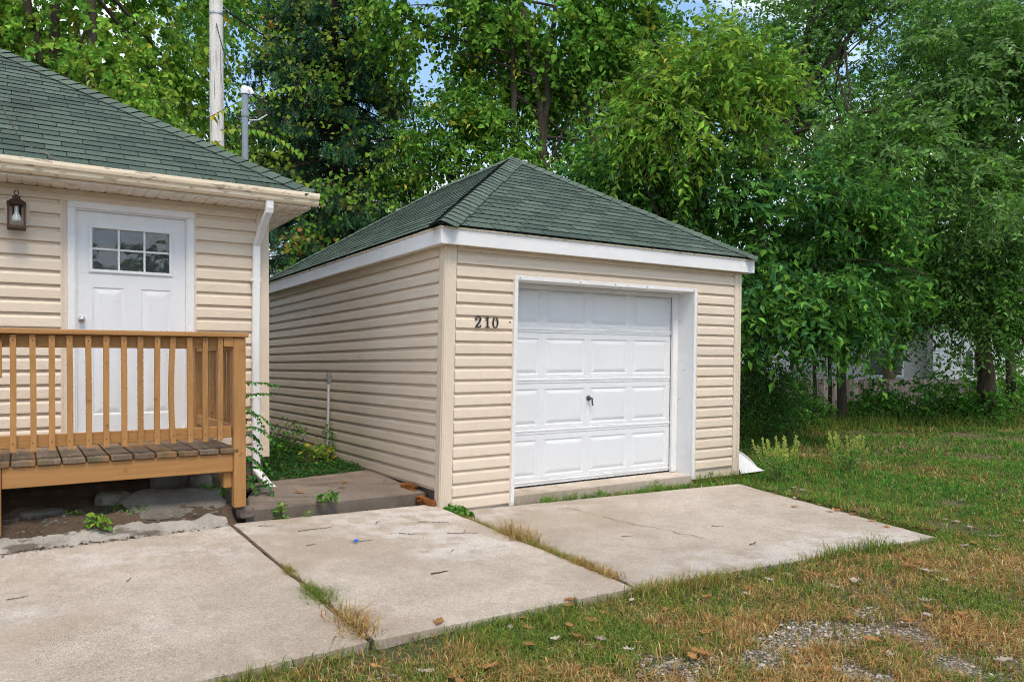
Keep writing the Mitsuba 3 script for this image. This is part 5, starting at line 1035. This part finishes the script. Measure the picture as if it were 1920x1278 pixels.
# small leafy weeds
def weed(name, label, c, rad, n, h, pal, leaf=(.03, .018), shape=LEAF_R, cat_='weed', stems=5, mat='leaf'):
    k = thing(name, label, cat_); c = V(*c); a = r.random(n) * 6.28; q = np.sqrt(r.random(n)) * rad; hh = r.random(n) ** .8 * h * (1 - .5 * q / rad)
    P = c + np.stack([np.cos(a) * q, np.sin(a) * q, hh], 1); A = unit(np.stack([np.cos(a), np.sin(a), r.normal(size=n) * .5], 1) + r.normal(size=(n, 3)) * .4); N = unit(V(0, 0, 1) + r.normal(size=(n, 3)) * .45); s = np.clip(1 + r.normal(size=n) * .25, .5, 1.6)
    m = leaf_mesh(P, A, N, leaf[0] * s, leaf[1] * s, colours(r, n, pal) * np.clip(1 + r.normal(size=(n, 1)) * .2, .5, 1.5), shape); plant_from(k, [m], mat, 'leaves')
    e = P[r.integers(0, n, stems)]; TP = np.stack([c + (e - c) * t * V(1, 1, 1) for t in (0, .35, .7, 1)], 1); q = add('stems', tubes(TP, np.broadcast_to(np.array([.003, .0025, .002, .0015]), (stems, 4)), 4), 'twig', k); lab(q, kind='stuff'); return k
lg = [(*LG, 4), (*MG, 4), (*YG, 2), (*YE, .5)]; mg = [(*MG, 4), (*LG, 1.5), (*DG, 3), (*OLV, .6)]
weed('weed', 'round leaved green weed at the foot of the left garage corner', (3.50, 6.36, -.005), .10, 130, .10, mg, (.045, .036))
weed('weed', 'second clump of round leaved weed just before the left garage corner weed', (3.52, 6.20, -.01), .065, 60, .06, mg, (.04, .032))
weed('weed', 'yellow green weed growing up the front edge of the brown path', (1.80, 6.28, .13), .045, 60, .20, lg, (.032, .022))
weed('weed', 'leafy green weed on the front edge of the brown path, right of the yellow one', (2.25, 6.42, .23), .085, 110, .11, mg, (.035, .026))
weed('weed', 'tiny weed in the corner before the brown path', (2.03, 6.30, .12), .03, 26, .08, lg, (.025, .018))
weed('weed', 'green seedling on the dirt bank under the deck', (.46, 6.16, .27), .07, 60, .12, lg, (.04, .026))
weed('weed', 'low weeds beside the flagstone on the deck bank', (.66, 6.36, .34), .13, 90, .06, mg, (.025, .014), LEAF_S)
weed('weed', 'small weed under the middle of the deck', (.30, 6.35, .33), .07, 40, .07, mg, (.025, .014), LEAF_S)
weed('weed', 'green weeds at the foot of the right deck post', (1.33, 6.55, .36), .10, 90, .12, mg, (.035, .02))
weed('weed', 'low green weed against the left part of the garage sill', (GX0 + 1.22, 6.40, -.005), .07, 80, .06, lg, (.03, .016), LEAF_S)
weed('weed', 'small weed against the middle of the garage sill', (GX0 + 1.95, 6.41, -.005), .055, 55, .06, lg, (.03, .016), LEAF_S)
weed('weed', 'weed with a dry stalk against the right part of the garage sill', (GX0 + 2.75, 6.41, .0), .08, 50, .10, lg, (.03, .014), LEAF_S)
weed('weed', 'grassy weeds at the right end of the garage front', (GX0 + 3.75, 6.37, .0), .22, 120, .10, mg, (.05, .010), LEAF_S)
tuft('edge_grass', 'upright grass blades by the right door jamb', line((GX0 + 3.42, 6.38, 0), (GX0 + 4.2, 6.33, 0), 10), 260, .13, grn, sp=.03, lean=.4)
tuft('edge_grass', 'tall bright grass blades over the front edge of the apron', line((5.05, 3.44, -.05), (5.75, 3.38, -.05), 12), 420, .15, grn, sp=.05, lean=.5)
tuft('edge_grass', 'green grass clump where the middle slab meets the apron', line((3.35, 3.58, -.05), (4.0, 3.52, -.05), 12), 650, .11, mixd, sp=.05, lean=.7)
# ragweeds on the lawn
def ragweed(label, c, H_, seed):
    k = thing('tall_weed', label, 'weed'); q = np.random.default_rng(seed); c = V(*c); st, lv, sd = [], [], []
    for j in range(22):
        a = q.random() * 6.28; o = q.uniform(.05, .33); top = c + V(math.cos(a) * o, math.sin(a) * o, H_ * q.uniform(.6, 1.0)); mid = c + V(math.cos(a) * o * .8, math.sin(a) * o * .8, H_ * .42); t = np.linspace(0, 1, 8)[:, None]; P = c * (1 - t) ** 2 + 2 * mid * t * (1 - t) + top * t ** 2
        st.append(tube(P, np.linspace(.006, .003, 8), 5)); n = 26; s = q.uniform(.15, .8, n); L = np.stack([np.interp(s, t[:, 0], P[:, i]) for i in range(3)], 1); lv.append(L)
        n2 = 80; s = q.uniform(.68, 1, n2); sd.append(np.stack([np.interp(s, t[:, 0], P[:, i]) for i in range(3)], 1))
    add('stems', cat(st), 'weed_stem', k); lab(k + '__stems', kind='stuff')
    L = np.vstack(lv); n = len(L); plant_from(k, [leaf_mesh(L, unit(q.normal(size=(n, 3)) + V(0, 0, .2)), unit(q.normal(size=(n, 3)) * .5 + V(0, 0, 1)), q.uniform(.04, .09, n), q.uniform(.012, .025, n), colours(q, n, [(*MG, 4), (*GG, 3), (*LG, 2)]), LEAF_S)], name='leaves')
    L = np.vstack(sd); n = len(L); plant_from(k, [leaf_mesh(L, unit(q.normal(size=(n, 3)) * .6 + V(0, 0, .8)), q.normal(size=(n, 3)), q.uniform(.020, .034, n), q.uniform(.011, .018, n), colours(q, n, [(.56, .60, .16, 4), (.40, .52, .13, 3)]), LEAF_T)], name='seed_spikes')
princ('weed_stem', (.26, .31, .08), .7)
ragweed('tall ragweed with seed spikes on the lawn nearest the garage', (7.76, 5.90, -.04), .60, 401)
ragweed('tall ragweed with seed spikes on the lawn, the one farther right', (8.95, 5.75, -.04), .58, 402)
# plants in the gap between house and garage
x = r.uniform(1.95, 3.36, 15000); y = r.uniform(7.6, 12.5, 15000); keep = (y > 7.62 + (x - 1.92) * .44) & (meshkit.fbm(P3(x, y) * 2.5, 3, 44) > .25); x, y = x[keep], y[keep]; n = len(x); P = np.stack([x, y, bed(x, y) + r.uniform(.0, .07, n)], 1)
v, f, c = leaf_mesh(P, unit(r.normal(size=(n, 3)) * V(1, 1, .4)), unit(V(0, 0, 1) + r.normal(size=(n, 3)) * .5), r.uniform(.020, .042, n), r.uniform(.014, .028, n), colours(r, n, [(*MG, 1.5), (*DG, 6), (*BG, 3)]) * .75, LEAF_R); k = add('ground_cover', (v, f), 'leaf', col=c); lab(k, 'dark green creeping ground cover in the gap between house and garage', 'ground cover', None, 'stuff'); NTRI[0] += len(f)
def compound(label, base, fronds, L, pal, name='locust_sapling', leaf=(.048, .027), np_=11, cat_='sapling'):
    """pinnate fronds along a stem"""
    k = thing(name, label, cat_); q = np.random.default_rng(int(base[0] * 1000) + fronds); base = V(*base); rows = []; stems = []
    for (z, az, l, dr_) in L:
        o = base + V(0, 0, z); d = V(math.cos(az), math.sin(az), .28); t = np.linspace(0, 1, np_); l = l * .66 * q.uniform(.75, 1.15); az = az + q.normal() * .25; d = V(math.cos(az), math.sin(az), .28 + q.normal() * .15); dr_ = dr_ * q.uniform(.8, 1.5); P = o + d * (l * t)[:, None] + V(0, 0, -1) * (dr_ * l * t ** 2)[:, None]; tan = unit(np.gradient(P, axis=0)); sd = unit(np.cross(tan, V(0, 0, 1)))
        stems.append(tube(P, np.linspace(.003, .0012, np_), 4))
        for sg in (-1, 1): rows.append((P[1:], unit(sd[1:] * sg + .25 * tan[1:] + V(0, 0, -.35) + q.normal(size=(np_ - 1, 3)) * .12)))
    P = np.vstack([a for a, b in rows]); A = np.vstack([b for a, b in rows]); n = len(P); s = q.uniform(.8, 1.2, n)
    plant_from(k, [leaf_mesh(P, A, unit(V(-.1, -.5, .9) + q.normal(size=(n, 3)) * .25), leaf[0] * s, leaf[1] * s, colours(q, n, pal) * np.clip(1 + q.normal(size=(n, 1)) * .15, .6, 1.4), LEAF_R)], 'leaf', 'leaves')
    zz = max(a[0] for a in L); add('stem', cat([tube([base, base + V(.01, .01, zz * .6), base + V(0, 0, zz)], [.006, .005, .003], 6)] + stems), 'twig', k)
compound('dark green sapling with rows of oval leaflets in front of the white downspout', (1.68, 7.0, .25), 9, [(1.02, -.15, .42, .20), (.90, -.3, .42, .35), (.76, -.2, .42, .45), (.62, -.45, .46, .75), (.95, 2.6, .30, .3), (.45, -.2, .32, .9), (.25, 0.1, .34, .3), (.18, -.5, .36, .6), (.32, .9, .30, .5), (.05, -.3, .40, .25), (.70, 2.2, .25, .6), (.80, -.75, .36, .95), (.55, -.1, .34, 1.1), (.36, -.6, .42, 1.0), (.14, -.7, .30, .75)], [(*MG, 3), (*BG, 4), (*DG, 3)])
weed('seedling', 'fern like green seedling in the gap against the side wall', (2.95, 9.9, .30), .22, 150, .55, mg, (.06, .034), LEAF_S, 'seedling', 9)
weed('seedling', 'yellowing seedling in the gap before the leaning pipe', (2.98, 9.0, .24), .16, 70, .34, [(*YG, 5), (*LG, 3), (*YE, .6)], (.06, .042), LEAF_R, 'seedling', 7)
weed('seedling', 'second yellowing seedling at the foot of the leaning pipe', (3.18, 9.15, .24), .12, 50, .26, [(*YG, 4), (*LG, 3), (*YE, 1)], (.055, .038), LEAF_R, 'seedling', 6)
weed('seedling', 'green climbing plant round the leaning pipe', (3.28, 9.30, .22), .06, 80, .62, mg, (.05, .032), LEAF_R, 'climbing plant', 4)
weed('seedling', 'dark leafy seedling at the house corner foot', (2.25, 8.6, .32), .25, 160, .35, [(*DG, 4), (*MG, 4)], (.06, .035), LEAF_S, 'seedling', 8)
# two long sprays of the drooping tree that cross the utility pole
def sprig(parent, a, b, droop, n, leaf, pal):
    q = np.random.default_rng(int(a[0] * 100) + n); a, b = V(*a), V(*b); t = np.linspace(0, 1, n)[:, None]; P = a + (b - a) * t + V(0, 0, 1) * (droop * np.sin(t * np.pi)); tan = unit(np.gradient(P, axis=0)); sd = unit(np.cross(tan, V(0, 0, 1)))
    add('limb', tube(P, np.linspace(.008, .002, n), 5), 'bark', parent); PP = np.vstack([P[1:], P[1:]]); A = np.vstack([unit(sd[1:] * s_ * .6 + .3 * tan[1:] + V(0, 0, -.9) + q.normal(size=(n - 1, 3)) * .2) for s_ in (-1, 1)]); m = len(PP); s = q.uniform(.75, 1.2, m)
    plant_from(parent, [leaf_mesh(PP, A, unit(V(-.3, -.8, .4) + q.normal(size=(m, 3)) * .4), leaf[0] * s, leaf[1] * s, colours(q, m, pal), LEAF_R)], 'leaf', 'spray')
sprig('young_tree', (2.35, 12.0, 5.15), (3.55, 11.1, 5.62), .10, 20, (.115, .055), [(*LG, 4), (*YG, 3), (*YE, .3)])
sprig('young_tree', (2.5, 11.8, 4.95), (3.5, 11.1, 4.60), .16, 18, (.115, .055), [(*LG, 4), (*YG, 4), (*YE, .3)])
sprig('young_tree', (2.2, 12.1, 4.8), (3.05, 11.4, 4.35), .10, 16, (.105, .055), [(*LG, 5), (*YG, 2)])
# fallen leaves
def oak():
    pts = []; t = np.linspace(0, 1, 9)
    for s_, zz in ((.0, .03), (.14, .16), (.22, .10), (.36, .30), (.45, .17), (.62, .36), (.70, .18), (.86, .20), (1.0, .02)): pts.append((s_, zz))
    return np.array(pts)
def oakmesh(q, s, a, c, curl):
    h = oak(); mid = np.stack([h[:, 0], h[:, 0] * 0], 1); t = np.vstack([mid, np.stack([h[:, 0], h[:, 1]], 1), np.stack([h[:, 0], -h[:, 1]], 1)]); n = 9; z = curl * (t[:, 1] ** 2 * 2.2 + (t[:, 0] - .5) ** 2 * .9) + q.normal(size=27) * .03
    v = np.stack([t[:, 0] * math.cos(a) - t[:, 1] * math.sin(a), t[:, 0] * math.sin(a) + t[:, 1] * math.cos(a), z], 1) * s + c; i = np.arange(8)
    return v, np.vstack([np.stack([i, i + 1, n + i + 1, n + i], 1), np.stack([i + 1, i, 2 * n + i, 2 * n + i + 1], 1)])
q = np.random.default_rng(501); spots = []
for j in range(270):
    d = q.uniform(2.6, 9.0) if j < 235 else q.uniform(8, 13); t = q.uniform(-.30, .68); x = fwd[0] * d + fwd[1] * t * d; y = fwd[1] * d - fwd[0] * t * d
    if slabd(x, y) < .02 and not shapely.contains_xy(built, x, y): spots.append((x, y))
spots += [(2.2, 6.9), (2.6, 7.1)] + [(7.1 - .72 * t + q.normal() * .03, 5.6 - 2.1 * t + q.normal() * .03) for t in np.linspace(0, .9, 8)] + [(7.0, 5.3), (6.55, 4.75), (6.62, 4.5)]
for x, y in spots:
    pale = q.random() < .45; on = slabd(x, y) > 0; z = (zs(x, y) if not shapely.contains_xy(polys[3], x, y) else .255) + (.006 if on else q.uniform(.012, .04))
    c = (V(.58, .50, .41) if pale else V(.46, .25, .10)) * q.uniform(.7, 1.2); v, f = oakmesh(q, q.uniform(.060, .112), q.random() * 6.28, V(x, y, z), q.uniform(-.2, 1.1)); k = add('fallen_leaf', (v, f), 'leaf', col=np.tile(c, (len(v), 1)))
    w = 'on the concrete by the far slab edge' if on and x > 5 else 'on the driveway slabs' if on else 'beside the gravel' if gravelmask(np.array([x]), np.array([y]))[0] > .35 else 'on the far green lawn' if y > 5 else 'on the lawn right of the apron' if x > 5.2 else 'on the dry grass before the apron' if x > 3.2 else 'on the grass before the middle slab'
    lab(k, f"{'pale greyish' if pale else 'tan brown'} curled dead leaf fallen {w}", 'fallen leaf', f"{'pale' if pale else 'tan'} dead leaves {w}")
# leaf litter along edges: uncountable crumbs
n = 1500; t = q.random(n); base = np.where((q.random(n) < .5)[:, None], V(7.2, 6.0) * (1 - t[:, None]) + V(6.5, 3.42) * t[:, None], V(-.6, 6.0) * (1 - t[:, None]) + V(1.32, 6.12) * t[:, None]) + np.abs(q.normal(size=(n, 2))) * V(.03, -.035)
inS = base[:, 0] < 3; zz = np.where(inS, .19, -.01); P = np.column_stack([base, zz + q.uniform(0, .012, n)]); c = colours(q, n, [(.13, .075, .035, 4), (.06, .04, .025, 5), (.25, .15, .07, 2)])
v, f, c = leaf_mesh(P, unit(q.normal(size=(n, 3)) * V(1, 1, .2)), unit(V(0, 0, 1) + q.normal(size=(n, 3)) * .4), q.uniform(.012, .045, n), q.uniform(.004, .016, n), c, LEAF_T); k = add('leaf_litter', (v, f), 'leaf', col=c); lab(k, 'brown crumbs of leaves and bark along the slab edges', 'leaf litter', None, 'stuff')
# twigs on the slabs
tw = [((1.95, 5.85), .32, .25, 'long thin twig on the middle slab nearest the brown path'), ((2.16, 5.41), .16, .1, 'twig lying beside the blue cap on the middle slab'), ((2.52, 5.95), .13, .9, 'short bent twig on the middle slab near the house gap'), ((2.60, 5.52), .14, -.6, 'small dark twig right of the blue cap'), ((3.05, 5.40), .26, -.3, 'forked twig on the right part of the middle slab'), ((2.35, 4.50), .12, .2, 'dark short stick in the middle of the middle slab'), ((3.00, 5.85), .30, -.35, 'long thin twig close to the left garage corner'), ((1.78, 5.42), .10, .4, 'dark crumbly twig on the middle slab near the left joint'),
      ((4.95, 4.02), .12, .3, 'thick dark stick on the apron'), ((4.25, 4.75), .09, -.7, 'short dark twig on the apron along the crack'), ((.55, 5.15), .08, 1.2, 'tiny twig on the left slab below the deck'), ((-.02, 5.1), .10, .2, 'dark twig on the left slab at the picture edge'), ((2.7, 4.95), .08, .8, 'tiny twig right of the middle of the middle slab'), ((5.2, 4.6), .10, -.9, 'thin bent twig in the middle of the apron'), ((1.62, 6.02), .16, .05, 'dark twig by the back edge of the middle slab')]
for (x, y), L, a, lb in tw:
    t = np.linspace(-.5, .5, 7); P = np.stack([x + L * t * math.cos(a), y + L * t * math.sin(a), t * 0], 1) + q.normal(size=(7, 3)) * V(1, 1, 0) * L * .035; P[:, 2] = [zs(p[0], p[1]) + .004 for p in P]
    rad = .0065 if 'stick' in lb else .0028; m = [tube(P, np.linspace(rad, rad * .5, 7), 5)]
    if 'forked' in lb: m.append(tube([P[3], P[3] + V(.05, .06, .004), P[3] + V(.07, .10, .003)], [.0025, .002, .0015], 5))
    k = add('dead_twig', cat(m), 'twig'); lab(k, lb, 'twig')
# crack in the apron
P = np.array([(4.55, 6.0), (4.62, 5.6), (4.60, 5.2), (4.68, 4.8), (4.72, 4.45), (4.9, 4.2)]); t = np.linspace(0, 1, 60); C = np.stack([np.interp(t, np.linspace(0, 1, 6), P[:, i]) for i in (0, 1)], 1) + (np.stack([meshkit.fbm(np.stack([t * 14, t * 0 + i, t * 0], 1), 3, 9) for i in (0, 1)], 1) - .5) * .09
w_ = .0035 * np.clip(meshkit.noise(np.stack([t * 20, t * 0, t * 0], 1), 2) * 1.4, .1, 1); zc = np.array([zs(*p) for p in C]) + .0035
k = add('slab_crack', (np.vstack([np.column_stack([C + V(-1, 0) * w_[:, None], zc]), np.column_stack([C + V(1, 0) * w_[:, None], zc])]), np.stack([np.arange(59), np.arange(59) + 60, np.arange(59) + 61, np.arange(59) + 1], 1)), 'dirt'); lab(k, 'fine dirt filled crack running across the apron', 'crack', None, 'structure')
print('foliage triangles', NTRI[0])
